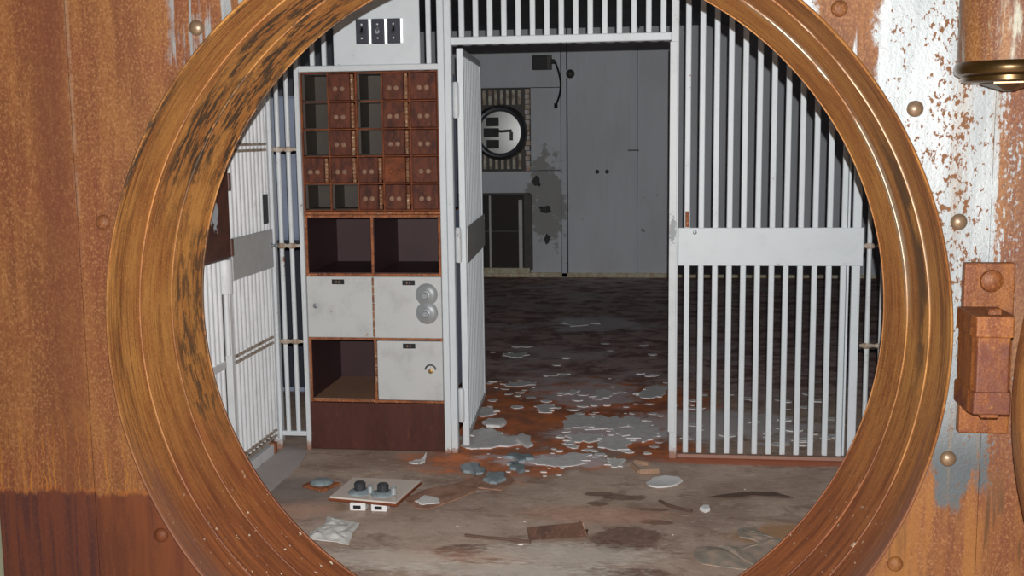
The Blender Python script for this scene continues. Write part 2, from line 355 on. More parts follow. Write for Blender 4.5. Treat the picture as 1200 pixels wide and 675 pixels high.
# ------------------------------------------------------------------ mesh helpers
def link(name, bm, mat, parent=None, smooth=False, bev=0.0, seg=2):
    if bev:
        bmesh.ops.bevel(bm, geom=[e for e in bm.edges if len(e.link_faces) == 2 and e.calc_face_angle(0) > .6], offset=bev, segments=seg, profile=.5, affect='EDGES')
    me = bpy.data.meshes.new(name); bm.normal_update(); bm.to_mesh(me); bm.free()
    for p in me.polygons: p.use_smooth = smooth
    if smooth:
        try: me.set_sharp_from_angle(angle=R_(38))
        except Exception: pass
    me.materials.append(M[mat] if isinstance(mat, str) else mat)
    o = bpy.data.objects.new(name, me); COL.objects.link(o)
    if parent is not None: o.parent = parent
    return o
def box(bm, x0, x1, y0, y1, z0, z1, mat=None):
    vs = [bm.verts.new((x, y, z)) for x in (x0, x1) for y in (y0, y1) for z in (z0, z1)]
    if mat is not None:
        for q in vs: q.co = mat @ q.co
    for f in ((0, 1, 3, 2), (4, 6, 7, 5), (0, 4, 5, 1), (2, 3, 7, 6), (0, 2, 6, 4), (1, 5, 7, 3)):
        bm.faces.new([vs[i] for i in f])
    return vs
def bx(name, x0, x1, y0, y1, z0, z1, mat, parent=None, bev=.003):
    bm = bmesh.new(); box(bm, x0, x1, y0, y1, z0, z1)
    bmesh.ops.recalc_face_normals(bm, faces=bm.faces)
    return link(name, bm, mat, parent, bev=bev, seg=1 if bev < .004 else 2)
def lathe(bm, prof, org, axis, seg=32, cap=True):
    """prof: (radius, distance along axis)"""
    axis = Vector(axis).normalized(); t = axis.orthogonal().normalized(); b = axis.cross(t)
    org = Vector(org); rings = []
    for r, h in prof:
        rings.append([bm.verts.new(org+axis*h+(t*math.cos(2*math.pi*i/seg)+b*math.sin(2*math.pi*i/seg))*max(r, 1e-5)) for i in range(seg)])
    for a, c in zip(rings, rings[1:]):
        for i in range(seg):
            bm.faces.new((a[i], a[(i+1) % seg], c[(i+1) % seg], c[i]))
    if cap:
        bm.faces.new(rings[0][::-1]); bm.faces.new(rings[-1])
    bmesh.ops.recalc_face_normals(bm, faces=bm.faces)
def lt(name, prof, org, axis, mat, parent=None, seg=32):
    bm = bmesh.new(); lathe(bm, prof, org, axis, seg)
    return link(name, bm, mat, parent, smooth=True)
def rod(bm, p, q, r, seg=10):
    p, q = Vector(p), Vector(q); lathe(bm, ((r, 0), (r, (q-p).length)), p, q-p, seg)
def tube(bm, pts, r, seg=8):
    rings = []
    pts = [Vector(p) for p in pts]
    for i, p in enumerate(pts):
        d = (pts[min(i+1, len(pts)-1)]-pts[max(i-1, 0)]).normalized()
        t = d.cross(Vector((0, 1, 0.2))).normalized(); b = d.cross(t)
        rings.append([bm.verts.new(p+(t*math.cos(2*math.pi*k/seg)+b*math.sin(2*math.pi*k/seg))*r) for k in range(seg)])
    for a, c in zip(rings, rings[1:]):
        for k in range(seg): bm.faces.new((a[k], a[(k+1) % seg], c[(k+1) % seg], c[k]))
    bm.faces.new(rings[0]); bm.faces.new(rings[-1])
    bmesh.ops.recalc_face_normals(bm, faces=bm.faces)
def tag(o, label, cat, group=None, kind=None):
    o['label'] = label; o['category'] = cat
    if group: o['group'] = group
    o['kind'] = kind or 'thing'
    return o
def thing(name, label, cat, loc=(0, 0, 0), group=None):
    o = bpy.data.objects.new(name, None); COL.objects.link(o); o.empty_display_size = .05
    o.location = loc
    return tag(o, label, cat, group)
def under(o, root):                              # geometry given in room coordinates, parented to a thing that sits elsewhere
    o.parent = root; o.matrix_parent_inverse = Matrix.Translation(-Vector(root.location)) if root.rotation_euler.z == 0 else Matrix.Identity(4)
    return o
def struct(o):
    o['kind'] = 'structure'; return o

# ================================================================== SETTING
bm = bmesh.new(); box(bm, -3.6, 3.6, -1.0, YB+.3, -.12, 0.0); bmesh.ops.recalc_face_normals(bm, faces=bm.faces)
struct(link('floor', bm, 'floor'))
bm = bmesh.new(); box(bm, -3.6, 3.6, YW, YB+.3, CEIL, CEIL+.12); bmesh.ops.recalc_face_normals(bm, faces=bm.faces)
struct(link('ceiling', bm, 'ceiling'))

# front wall: three steel plates, the middle one pierced by the round doorway
bm = bmesh.new(); YWB = 3.25
def plate_with_hole(bm, x0, x1, z0, z1, y0, y1, r, n=128):
    def edge_pt(a):
        c, s = math.cos(a), math.sin(a)
        ts = []
        if c > 1e-9: ts.append((x1-RX)/c)
        if c < -1e-9: ts.append((x0-RX)/c)
        if s > 1e-9: ts.append((z1-RZ)/s)
        if s < -1e-9: ts.append((z0-RZ)/s)
        t = min(ts); return RX+t*c, RZ+t*s
    angs = sorted([2*math.pi*i/n for i in range(n)]+[math.atan2(zc-RZ, xc-RX) % (2*math.pi) for xc in (x0, x1) for zc in (z0, z1)])
    rows = []
    for a in angs:
        ex, ez = edge_pt(a); c, s = math.cos(a), math.sin(a)
        rows.append([bm.verts.new(p) for p in ((RX+r*c, y0, RZ+r*s), (ex, y0, ez), (ex, y1, ez), (RX+r*c, y1, RZ+r*s))])
    m = len(rows)
    for i in range(m):
        a, b = rows[i], rows[(i+1) % m]
        for k in range(4): bm.faces.new((a[k], a[(k+1) % 4], b[(k+1) % 4], b[k]))
plate_with_hole(bm, -1.522, .780, -.06, 2.8, YW, YWB, 1.0755)
box(bm, -1.812, -1.527, YW+.004, YWB, 0, 2.8)
box(bm, .785, 3.6, YW+.003, YWB, 0, 2.8)
box(bm, -1.528, -1.521, YW+.004, YWB, 0, 2.8); box(bm, .779, .786, YW+.008, YWB, 0, 2.8)
bmesh.ops.recalc_face_normals(bm, faces=bm.faces)
wf = struct(link('wall_front', bm, 'front'))
for deg in (45, 29.7, 14.8, -15.4, -30.7, -45, 135.5, 165, 210.2, 225):
    a = R_(deg)
    rv = lt('rivet', ((.0195, -.002), (.0195, .003), (.0175, .008), (.012, .012), (.005, .0145), (0, .015)), (RX+1.12*math.cos(a), YW, RZ+1.12*math.sin(a)), (0, -1, 0), 'rivet' if deg in (29.7, 14.8, -15.4, 135.5) else 'front', wf, 20)
bm = bmesh.new(); box(bm, -3.6, -1.818, YW-.03, YWB, 0, 2.8); bmesh.ops.recalc_face_normals(bm, faces=bm.faces)
M['lime'] = m_flat('lime_wash', A(206, 208, 176, 2.3), .8, 0, .2)
struct(link('wall_outer', bm, 'lime'))

# vault walls
bm = bmesh.new()
for z0, z1 in ((0, 1.165), (1.175, 2.055), (2.065, CEIL)): box(bm, -3.6, -1.066, YB, YB+.25, z0, z1)
for (x0, x1, d) in ((-1.056, -1.0, -.03), (-.986, -.236, -.012), (-.219, .62, -.004), (.626, 1.5, -.012), (1.506, 3.6, -.004)):
    box(bm, x0, x1, YB+d, YB+.25, 0, CEIL)
box(bm, -3.6, 3.6, YB+.2, YB+.3, 0, CEIL)
bmesh.ops.recalc_face_normals(bm, faces=bm.faces)
wb = struct(link('wall_back', bm, 'wall'))
bm = bmesh.new(); box(bm, -2.2, .10, YB-.03, YB, 0, .05); box(bm, .10, 2.9, YB-.02, YB, 0, .035); bmesh.ops.recalc_face_normals(bm, faces=bm.faces)
struct(link('baseboard_back', bm, 'base_tan', bev=.004))
bm = bmesh.new()
for k in range(6): box(bm, -3.0+.006*(k % 2), -2.9, YG+.6+k*1.08, YG+.6+(k+1)*1.08-.006, 0, CEIL)
box(bm, -3.2, -2.96, YWB, YB+.1, 0, CEIL); bmesh.ops.recalc_face_normals(bm, faces=bm.faces)
struct(link('wall_left', bm, 'wall_side'))
bm = bmesh.new(); box(bm, 3.0, 3.2, YWB, YB+.1, 0, CEIL); bmesh.ops.recalc_face_normals(bm, faces=bm.faces)
struct(link('wall_right', bm, 'vestibule'))

# ================================================================== ROUND DOORWAY
ring = thing('vault_door_ring', 'big rusty stepped steel ring lining the round vault doorway', 'door ring', (RX, YW, 0))
def ringpart(name, prof, seg=192):
    bm = bmesh.new(); rings = []
    for r, Y in prof:
        rings.append([bm.verts.new((RX+r*math.cos(2*math.pi*i/seg), Y, RZ+r*math.sin(2*math.pi*i/seg))) for i in range(seg)])
    n = len(prof)
    for j in range(n):
        a, c = rings[j], rings[(j+1) % n]
        for i in range(seg): bm.faces.new((a[i], a[(i+1) % seg], c[(i+1) % seg], c[i]))
    bmesh.ops.recalc_face_normals(bm, faces=bm.faces)
    return under(link(name, bm, 'ring', None, smooth=True), ring)
RO = 1.0745
def step(name, r0, y0, r1, y1, lip, r_next, y_back):
    """one step of the ring: front lip, almost flat tread from (r0, y0) to (r1, y1), small rounded nose, back"""
    pts = list(lip)
    for f in (.012, .03, .5, .97, .988): pts.append((r0+(r1-r0)*f, y0+(y1-y0)*f))
    for a in range(0, 91, 15):
        pts.append((r1-.003+.003*math.cos(R_(a)), y1+.003*math.sin(R_(a))))
    pts += [(r1-.0034, y1+.0032), (r_next+.0005, y1+.006), (r_next+.0005, y_back), (RO, y_back)]
    return ringpart(name, pts)
lip1 = [(RO, 2.835), (RO, 2.815), (1.0738, 2.800), (1.0725, 2.788), (1.0705, 2.7825), (1.0675, 2.7805), (1.0653, 2.7825), (1.0645, 2.786)]
step('outer_step', 1.0643, 2.788, 1.0550, 2.943, lip1, 1.0515, 2.975)
step('middle_step', 1.0520, 2.949, 1.0335, 3.103, [(RO, 2.9755), (1.0535, 2.9755), (1.0522, 2.951)], 1.0300, 3.135)
step('inner_step', 1.0305, 3.109, 1.0005, 3.2475, [(RO, 3.1355), (1.033, 3.1355), (1.0308, 3.111)], .9985, 3.262)

# open door leaf, folded back flat against the wall on the right
vd = thing('vault_hatch', 'thick round rusted vault door folded back against the wall at far right', 'vault door', (1.845, 2.5, 0))
DX, DZ = 1.845, .95
def disc(name, prof, mat, seg=160):
    bm = bmesh.new(); lathe(bm, prof, (DX, 0, DZ), (0, 1, 0), seg)
    return under(link(name, bm, mat, None, smooth=True), vd)
disc('outer_plate', ((.9, 2.635), (1.04, 2.635), (1.05, 2.63), (1.055, 2.62), (1.055, 2.50), (1.05, 2.49), (1.035, 2.486), (.9, 2.486)), 'ring')
disc('middle_plate', ((.9, 2.4855), (1.012, 2.4855), (1.018, 2.48), (1.018, 2.35), (1.01, 2.34), (.9, 2.34)), 'ring')
disc('inner_plate', ((.6, 2.3395), (.98, 2.3395), (.985, 2.33), (.985, 2.21), (.975, 2.20), (.6, 2.20)), 'ring')

# hinge at the wall
hb = thing('hinge_bracket', 'chunky rusted hinge block on a bolted plate right of the ring', 'hinge bracket', (.78, YW, .82))
def hbp(o): return under(o, hb)
hbp(bx('back_plate', .722, .838, YW-.03, YW-.001, .822, 1.237, 'bracket', None, .004))
hbp(lt('bolt_head', ((.026, 0), (.027, .006), (.025, .013), (.017, .018), (.006, .02), (0, .0205)), (.782, YW-.03, 1.195), (0, -1, 0), 'bracket', None, 20))
def prism(name, pts, z0, z1, mat, bev=.004):
    bm = bmesh.new()
    a = [bm.verts.new((x, y, z0)) for x, y in pts]; b = [bm.verts.new((x, y, z1)) for x, y in pts]
    bm.faces.new(a[::-1]); bm.faces.new(b)
    for i in range(len(pts)): bm.faces.new((a[i], a[(i+1) % len(pts)], b[(i+1) % len(pts)], b[i]))
    bmesh.ops.recalc_face_normals(bm, faces=bm.faces)
    return link(name, bm, mat, None, bev=bev)
def grow(d): return [(.712-d, YW-.03), (.712-d, YW-.155), (.719-d, 2.648-d), (.79+d, 2.648-d), (.796+d, 2.668), (.796+d, YW-.03)]
hbp(prism('hinge_block', grow(0), .912, 1.128, 'bracket'))
hbp(prism('upper_band', grow(.005), 1.083, 1.133, 'bracket'))
hbp(prism('lower_band', grow(.005), .905, .958, 'bracket'))
hbp(bx('lug', .745, .775, 2.67, 2.70, 1.126, 1.146, 'bracket', None, .003))
hbp(bx('lug', .735, .775, 2.66, 2.72, .893, .907, 'bracket', None, .003))

hc = thing('hinge_barrel', 'fat rusted hinge cylinder with a bronze collar at upper right', 'hinge barrel', (.775, YW, 1.64))
BX, BY = .775, 2.705
under(lt('barrel', ((.108, 1.70), (.1085, 1.72), (.1085, 2.3), (.104, 2.31)), (BX, BY, 0), (0, 0, 1), 'barrel', None, 64), hc)
under(lt('collar', ((.085, 1.668), (.104, 1.669), (.113, 1.674), (.1165, 1.683), (.115, 1.693), (.110, 1.70), (.09, 1.7005)), (BX, BY, 0), (0, 0, 1), 'collar', None, 64), hc)
under(lt('lower_collar', ((.02, 1.655), (.094, 1.655), (.099, 1.658), (.099, 1.668), (.085, 1.6685)), (BX, BY, 0), (0, 0, 1), 'collar', None, 64), hc)
bm = bmesh.new(); lathe(bm, ((.012, 1.636), (.03, 1.642), (.06, 1.652), (.06, 1.656)), (BX, BY, 0), (0, 0, 1), 6)
under(link('hexagonal_plug', bm, 'collar', None), hc)

# ================================================================== BARRED PARTITION
part = thing('barred_partition', 'white steel bar partition with transom bars over the open doorway', 'bar partition', (0, YG, 0))
def pp(o): return under(o, part)
def fbar(x, z0, z1, w=.026, name='bar', mat='white', par=None, y=YG):
    o = bx(name, x-w/2, x+w/2, y-.011, y+.011, z0, z1, mat, None, .003)
    return under(o, par or part)
def rbar(x, z0, z1, r=.0115, par=None, mat='white_worn'):
    bm = bmesh.new(); rod(bm, (x, YG, z0), (x, YG, z1), r, 12)
    return under(link('bar', bm, mat, None, smooth=True), par or part)
def collar_rail(x0, x1, z, xs, par):
    bm = bmesh.new(); rod(bm, (x0, YG, z), (x1, YG, z), .008, 10)
    for x in xs:
        lathe(bm, ((.006, -.022), (.011, -.015), (.016, -.006), (.017, 0), (.016, .006), (.011, .015), (.006, .022)), (x, YG, z), (0, 0, 1), 12)
        lathe(bm, ((.007, -.028), (.012, -.016), (.014, 0), (.012, .016), (.007, .028)), (x, YG, z), (1, 0, 0), 10)
    return under(link('rail', bm, 'rail', None, smooth=True), par)
TOP = CEIL-.005
pp(bx('corner_post', -1.918, -1.872, YG-.02, YG+.02, .0, TOP, 'white_worn', None))
LB = (-1.843, -1.792)
for x in LB: rbar(x, .085, TOP)
for z in (1.497, 1.026, .548): collar_rail(-1.874, -1.744, z, LB, part)
pp(bx('bottom_rail', -1.874, -1.744, YG-.012, YG+.012, .068, .092, 'white_worn', None))
pp(bx('cabinet_post', -1.746, -1.7235, YG-.022, YG+.02, 0, TOP, 'white_worn', None))
pp(bx('header_rail', -1.7235, -1.042, YG-.02, YG+.02, 1.864, 1.892, 'white_worn', None))
for x in (-1.655, -1.596): fbar(x, 1.892, TOP, .022)
fbar(-1.085, 1.892, TOP, .024)
pp(bx('sheet_panel', -1.548, -1.127, YG-.008, YG+.004, 1.892, TOP, 'white', None))
pp(bx('door_post', -1.042, -1.011, YG-.022, YG+.02, 0, TOP, 'white', None))
pp(bx('door_jamb', -1.0085, -.976, YG-.026, YG+.02, 0, TOP, 'white', None))
pp(bx('transom_rail', -.976, .052, YG-.018, YG+.014, 1.976, 2.012, 'white', None))
for k in range(15): fbar(-.926+k*.0672, 2.010, TOP, .0255)
pp(bx('door_jamb', .052, .087, YG-.016, YG+.018, .0, TOP, 'white_worn', None))
pp(bx('strike_plate', .046, .080, YG-.021, YG-.015, .13, 1.97, 'jamb_white', None, .002))
RB = [.962+.0625*k for k in range(12)]
for x in RB: rbar(x, .085, TOP)
for z in (1.497, 1.027, .56): collar_rail(.93, 1.68, z, RB, part)
pp(bx('bottom_rail', .93, 1.68, YG-.012, YG+.012, .068, .092, 'white_worn', None))
pp(bx('end_post', 1.68, 1.72, YG-.02, YG+.02, 0, TOP, 'white_worn', None))
pp(bx('top_rail', -1.87, 1.70, YG-.014, YG+.014, TOP-.03, TOP, 'white', None))
# plain steel sheet closing the passage beyond the end post
# closed gate to the right of the doorway
gate = thing('barred_gate', 'closed white barred gate with wide lock plate right of the doorway', 'gate', (.5, YG, 0))
for k in range(12): fbar(.130+.0651*k, .028, 2.6, .0258, par=gate)
under(bx('stile', .884, .922, YG-.014, YG+.014, .03, 2.6, 'white', None), gate)
under(bx('hanging_bar', .862, .872, YG-.008, YG+.008, .03, 2.6, 'white', None, .002), gate)
under(bx('lock_plate', .089, .932, YG-.019, YG-.0115, .935, 1.113, 'white', None, .002), gate)
under(bx('top_rail', .089, .922, YG-.012, YG+.012, 2.6, 2.63, 'white', None), gate)
under(bx('bottom_rail', .089, .922, YG-.010, YG+.010, .003, .022, 'white_worn', None), gate)
under(lt('lock_pin', ((.010, 0), (.010, .006), (.004, .008)), (.165, YG-.018, 1.092), (0, -1, 0), 'chrome_dull', None, 12), gate)
bm = bmesh.new(); box(bm, .121, .139, YG-.0145, YG-.0105, 1.115, 1.19); bmesh.ops.recalc_face_normals(bm, faces=bm.faces)
under(link('rust_stain', bm, 'edge_rust', None, bev=.002), gate)  # added thin plate standing in for a rust stain on the first bar

# open gate leaf swung into the vault
leaf = thing('barred_gate', 'open white barred gate leaf swung inward beside the safe deposit cabinet', 'gate', (-.940, YG+.01, 0))
leaf.rotation_euler.z = R_(3.6)
def lf(o): o.parent = leaf; return o
LW = .95
lf(bx('hinge_stile', -.016, .016, 0, .028, .03, 1.962, 'white', None))
lf(bx('lock_stile', -.012, .012, LW-.03, LW, .06, 1.962, 'white', None))
for k in range(13): lf(bx('bar', -.010, .010, .075+k*.0651-.012, .075+k*.0651+.012, .09, 1.93, 'white', None))
lf(bx('top_rail', -.012, .012, .028, LW-.03, 1.93, 1.962, 'white', None))
lf(bx('bottom_rail', -.012, .012, .028, LW-.03, .06, .09, 'white', None))
lf(bx('lock_plate', .013, .021, .03, LW, .935, 1.113, 'plate_shaded', None, .002))
for z in (1.72, 1.03, .24):
    bm = bmesh.new(); lathe(bm, ((.011, -.085), (.0145, -.08), (.0145, .08), (.011, .085)), (-.020, -.012, z), (0, 0, 1), 14)
    box(bm, -.030, -.004, -.014, .012, z-.07, z+.07); bmesh.ops.recalc_face_normals(bm, faces=bm.faces)
    lf(link('hinge', bm, 'white_worn', None, smooth=True))

# ================================================================== SIDE GRILLE ON THE LEFT
SX = -1.9
sg = thing('side_gate', 'white barred side gate with shaded lock plate at the left of the vestibule', 'gate', (SX, 4.78, 0))
def ss_(o): return under(o, sg)
for k in range(11):
    y = 4.815+k*.05
    bm = bmesh.new(); rod(bm, (SX, y, .09), (SX, y, 2.45), .0115, 10)
    ss_(link('bar', bm, 'side_white', None, smooth=True))
ss_(bx('stile', SX-.016, SX+.016, 5.318, 5.35, .058, 2.45, 'side_white', None))
ss_(bx('stile', SX-.016, SX+.016, 4.765, 4.797, .058, 2.45, 'side_white', None))
for z, m in ((1.51, 'rail'), (.565, 'rail'), (.095, 'rail'), (1.92, 'rail'), (2.44, 'rail')):
    bm = bmesh.new()
    box(bm, SX+.004, SX+.018, 4.797, 5.318, z+.008, z+.02); box(bm, SX+.004, SX+.018, 4.797, 5.318, z-.02, z-.008)
    bmesh.ops.recalc_face_normals(bm, faces=bm.faces)
    ss_(link('rail', bm, m, None, bev=.003))
ss_(bx('lock_plate', SX+.018, SX+.026, 4.80, 5.335, .925, 1.113, 'plate_shaded', None, .002))
ss_(lt('knob', ((.012, 0), (.012, .006), (.007, .01), (.007, .02), (.013, .024), (.015, .030), (.011, .036), (0, .038)), (SX+.026, 5.30, 1.035), (1, 0, 0), 'chrome_dull', None, 16))
ss_(bx('slot_plate', SX+.017, SX+.022, 5.235, 5.30, 1.143, 1.285, 'dark_plate', None, .002))
ss_(lt('pivot_hinge', ((.012, .60), (.012, .874), (.03, .876), (.033, .882), (.033, 1.02), (.03, 1.027), (.012, 1.03), (.012, 1.2)), (SX+.012, 4.735, 0), (0, 0, 1), 'side_white', None, 20))
fx = thing('side_grille', 'white fixed bar screen nearest the ring on the left side', 'bar screen', (SX, 4.2, 0))
for k in range(22):
    y = 4.69-k*.05
    bm = bmesh.new(); rod(bm, (SX, y, .06), (SX, y, 2.45), .0115, 10)
    under(link('bar', bm, 'side_white', None, smooth=True), fx)
for z in (.565, 1.51, 2.44):
    under(bx('rail', SX+.004, SX+.016, 3.6, 4.70, z-.016, z+.016, 'side_white', None), fx)
kk_ = thing('floor_curb', 'white painted steel curb on the floor under the side gate', 'curb', (SX, 4.5, 0))
under(bx('curb_rail', SX-.02, SX+.02, 3.6, 5.25, .0, .055, 'side_white', None, .004), kk_)
under(bx('rusted_foot', SX-.02, SX+.02, 5.27, 5.30, .0, .055, 'edge_rust', None, .004), kk_)
under(bx('back_sheet', SX-.05, SX-.035, 3.6, 4.70, .06, 2.45, 'side_white', None), fx)

lb = thing('mounted_lock_box', 'rust brown steel lock box fixed to the left side bars', 'lock box', (-1.83, 4.3, 1.05))
under(bx('body', -1.8835, -1.79, 4.02, 4.545, 1.053, 1.55, 'lockbox' if 'lockbox' in M else 'maroon', None, .006), lb)
def lockbox_mat():
    g = G('lock_box_rust'); v = g.pos; x, y, z = g.sep(v); n = g.noise(v, 16, 7, .68); n2 = g.noise(v, 6, 5, .6)
    c = g.mix(g.ss(n, .36, .64), A(92, 58, 46, K*1.2), A(72, 44, 38, K*1.2))
    d = g.math('ADD', g.math('POWER', g.math('DIVIDE', g.math('SUBTRACT', y, 4.37), .045), 2), g.math('POWER', g.math('DIVIDE', g.math('SUBTRACT', z, 1.235), .075), 2))
    c = g.mix(g.ss(g.math('ADD', d, g.math('MULTIPLY', g.math('SUBTRACT', n, .5), 5)), 1.0, .7), c, A(176, 184, 190, K*1.2))
    return g.set(c, .5, 0)
M['lockbox'] = lockbox_mat()
under(bx('door', -1.79, -1.778, 4.03, 4.54, 1.06, 1.54, 'lockbox', None, .004), lb)
lb.children[0].data.materials[0] = M['lockbox']
for z in (1.10, 1.375):
    bm = bmesh.new(); rod(bm, (-1.782, 4.552, z-.035), (-1.782, 4.552, z+.035), .011, 12)
    under(link('hinge', bm, 'lockbox', None, smooth=True), lb)

# ================================================================== SAFE DEPOSIT BOXES
CX0, CX1 = -1.7225, -1.0435
nest = thing('deposit_box_nest', 'rusted safe deposit box nest of five rows with some doors missing', 'deposit boxes', (-1.38, YG, 1.19))
cols = [-1.7185, -1.5845, -1.4465, -1.3185, -1.1835, -1.0478]
rows = [1.858, 1.722, 1.590, 1.460, 1.328, 1.199]
NY1 = YG+.45
bm = bmesh.new(); th = .004
for x in cols: box(bm, x-th, x+th, YG, NY1, rows[-1]-.004, rows[0]+.004)
for z in rows: box(bm, cols[0]-th, cols[-1]+th, YG+.0015, NY1, z-th*.7, z+th*.7)
box(bm, cols[0], cols[-1], NY1-.01, NY1, rows[-1], rows[0])
bmesh.ops.recalc_face_normals(bm, faces=bm.faces)
under(link('carcass', bm, 'orange_rust', None), nest)
open_cells = {(0, 0), (0, 1), (0, 2), (0, 4), (1, 4), (2, 0), (2, 1), (2, 2)}
strips = {(1, 0), (1, 1), (1, 2), (1, 3), (3, 0), (3, 1), (3, 2), (3, 3), (3, 4), (0, 3), (2, 3), (2, 4)}
for c in range(5):
    for r in range(5):
        x0, x1, z1, z0 = cols[c]+th, cols[c+1]-th, rows[r]-th, rows[r+1]+th
        if (c, r) in open_cells:
            bm = bmesh.new()                     # the empty tin liner inside
            d = .20
            box(bm, x0, x0+.012, YG+.012, YG+d, z0, z1); box(bm, x0, x1, YG+d-.02, YG+d, z0, z1)
            box(bm, x1-.003, x1, YG+.012, YG+d, z0, z1); box(bm, x0, x1, YG+.012, YG+d, z0, z0+.003); box(bm, x0, x1, YG+.02, YG+d, z1-.003, z1)
            bmesh.ops.recalc_face_normals(bm, faces=bm.faces)
            under(link('liner', bm, 'inside_grey', None), nest)
            continue
        dm = 'orange_rust' if (c, r) == (3, 3) else 'red_rust'
        sw = .022 if (c, r) in strips else 0
        dy = rnd.uniform(0, .004)
        dr = under(bx('deposit_door', x0+.001, x1-.001-sw, YG-.012+dy, YG+.004+dy, z0+.001, z1-.001, dm, None, .003), nest)
        zc = (z0+z1)/2-.008; xc = (x0+x1-sw)/2
        lm = 'orange_rust' if (c, r) in ((3, 3),) else 'lock_metal'
        for s in (-1, 1):
            k = under(lt('lock', ((.0125, 0), (.0125, .004), (.010, .0065), (.004, .007)), (xc+s*.0175, YG-.0125+dy, zc), (0, -1, 0), lm, None, 18), nest)
            k.parent = dr; k.matrix_parent_inverse = Matrix.Translation(-Vector(nest.location))
            k.matrix_parent_inverse = Matrix.Identity(4)
        if sw:
            bm = bmesh.new(); xs = x1-.012
            for q in range(6):
                zz0 = z0+.003+(z1-z0-.006)*q/6; zz1 = z0+.003+(z1-z0-.006)*(q+1)/6-.002
                rod(bm, (xs, YG-.008, zz0), (xs, YG-.008, zz1), .0085, 10)
            h = under(link('hinge', bm, 'strip', None, smooth=True), nest)
under(bx('bottom_shelf', CX0, CX1, YG-.012, YG+.05, 1.178, 1.194, 'edge_rust', None, .003), nest)

lock = thing('locker_cabinet', 'locker cabinet below the deposit boxes with white doors and maroon plinth', 'locker cabinet', (-1.38, YG, 0))
def lk(o): return under(o, lock)
LYB = YG+.52; xm = -1.386
bm = bmesh.new()
for x in (CX0+.006, xm, CX1-.009): box(bm, x-.006, x+.006, YG-.002, LYB, .24, 1.176)
for z in (1.170, .884, .566, .252): box(bm, CX0, CX1, YG-.004, LYB, z-.006, z+.006)
bmesh.ops.recalc_face_normals(bm, faces=bm.faces)
lk(link('frame', bm, 'edge_rust', None, bev=.0015))
def lining(x0, x1, z0, z1, mat, fl):
    bm = bmesh.new(); y0, y1 = YG+.004, LYB-.006
    box(bm, x0, x0+.003, y0, y1, z0, z1); box(bm, x1-.003, x1, y0, y1, z0, z1); box(bm, x0, x1, y1-.004, y1, z0, z1); box(bm, x0, x1, y0, y1, z1-.003, z1)
    bmesh.ops.recalc_face_normals(bm, faces=bm.faces)
    lk(link('compartment', bm, mat, None))
    lk(bx('shelf_board', x0+.003, x1-.003, y0, y1-.004, z0, z0+.004, fl, None, 0))
lining(CX0+.010, xm-.006, .890, 1.164, 'inside_maroon', 'inside_maroon')
lining(xm+.006, CX1-.010, .890, 1.164, 'inside_maroon', 'inside_maroon')
lining(CX0+.010, xm-.006, .258, .560, 'inside_maroon', 'brown_board')
def wdoor(x0, x1, z0, z1):
    return lk(bx('locker_door', x0, x1, YG-.014, YG+.002, z0, z1, 'locker_white', None, .003))
def sub(o, d):
    under(o, lock); o.parent = d; o.matrix_parent_inverse = Matrix.Identity(4); return o
d1 = wdoor(CX0+.003, xm-.001, .573, .876); d2 = wdoor(xm+.001, CX1-.003, .573, .876); d3 = wdoor(xm+.012, CX1-.003, .262, .558)
for d, x, z in ((d1, -1.56, .850), (d2, -1.207, .847), (d3, -1.212, .534)):
    tp = sub(bx('number_plate', x-.031, x+.031, YG-.018, YG-.013, z-.012, z+.012, 'black', None, .001), d)
# the faint pale digits on the plates are too small to read: short pale strokes
    bm = bmesh.new()
    for q in (-.008, .006): box(bm, x+q-.003, x+q+.003, YG-.0188, YG-.0178, z-.006, z+.006)
    bmesh.ops.recalc_face_normals(bm, faces=bm.faces)
    sub(link('plate_marking', bm, 'lock_metal', None), d)
sub(lt('keyhole', ((.013, 0), (.013, .004), (.009, .006), (.004, .006)), (-1.677, YG-.014, .730), (0, -1, 0), 'chrome_dull', None, 18), d1)
for z in (.789, .699):
    sub(lt('dial', ((.055, 0), (.055, .003), (.050, .008), (.034, .016), (.020, .021), (.019, .022)), (-1.119, YG-.014, z), (0, -1, 0), 'chrome', None, 40), d2)
    sub(lt('dial_knob', ((.017, 0), (.017, .016), (.014, .019), (.006, .019)), (-1.121, YG-.035, z-.002), (0, -1, 0), 'chrome_dull', None, 20), d2)
bm = bmesh.new(); tube(bm, [(-1.107+.026*math.cos(R_(a)), YG-.019, .416+.026*math.sin(R_(a))) for a in range(5, 176, 17)], .004)
sub(link('handle_arc', bm, 'dark_plate', None, smooth=True), d3)
sub(lt('keyhole', ((.012, 0), (.012, .005), (.006, .007)), (-1.107, YG-.014, .410), (0, -1, 0), 'brass', None, 16), d3)
# worn hinge strip between the white doors
bm = bmesh.new()
for q in range(7): rod(bm, (xm, YG-.012, .58+q*.042), (xm, YG-.012, .58+q*.042+.038), .006, 10)
lk(link('hinge', bm, 'strip', None, smooth=True))
bm = bmesh.new()
for q in range(5): rod(bm, (xm+.004, YG-.010, .345+q*.042), (xm+.004, YG-.010, .345+q*.042+.038), .008, 10)
lk(link('hinge', bm, 'strip', None, smooth=True))
lk(bx('plinth', CX0, CX1, YG-.010, LYB, .004, .243, 'maroon', None, .004))
lk(bx('side_panel', CX1-.0025, CX1+.0012, YG+.024, LYB+.002, .25, 1.17, 'blue_steel', None, 0))
under(bx('side_panel', CX1+.0002, CX1+.003, YG+.024, YG+.452, 1.19, 1.86, 'blue_steel', None, 0), nest)

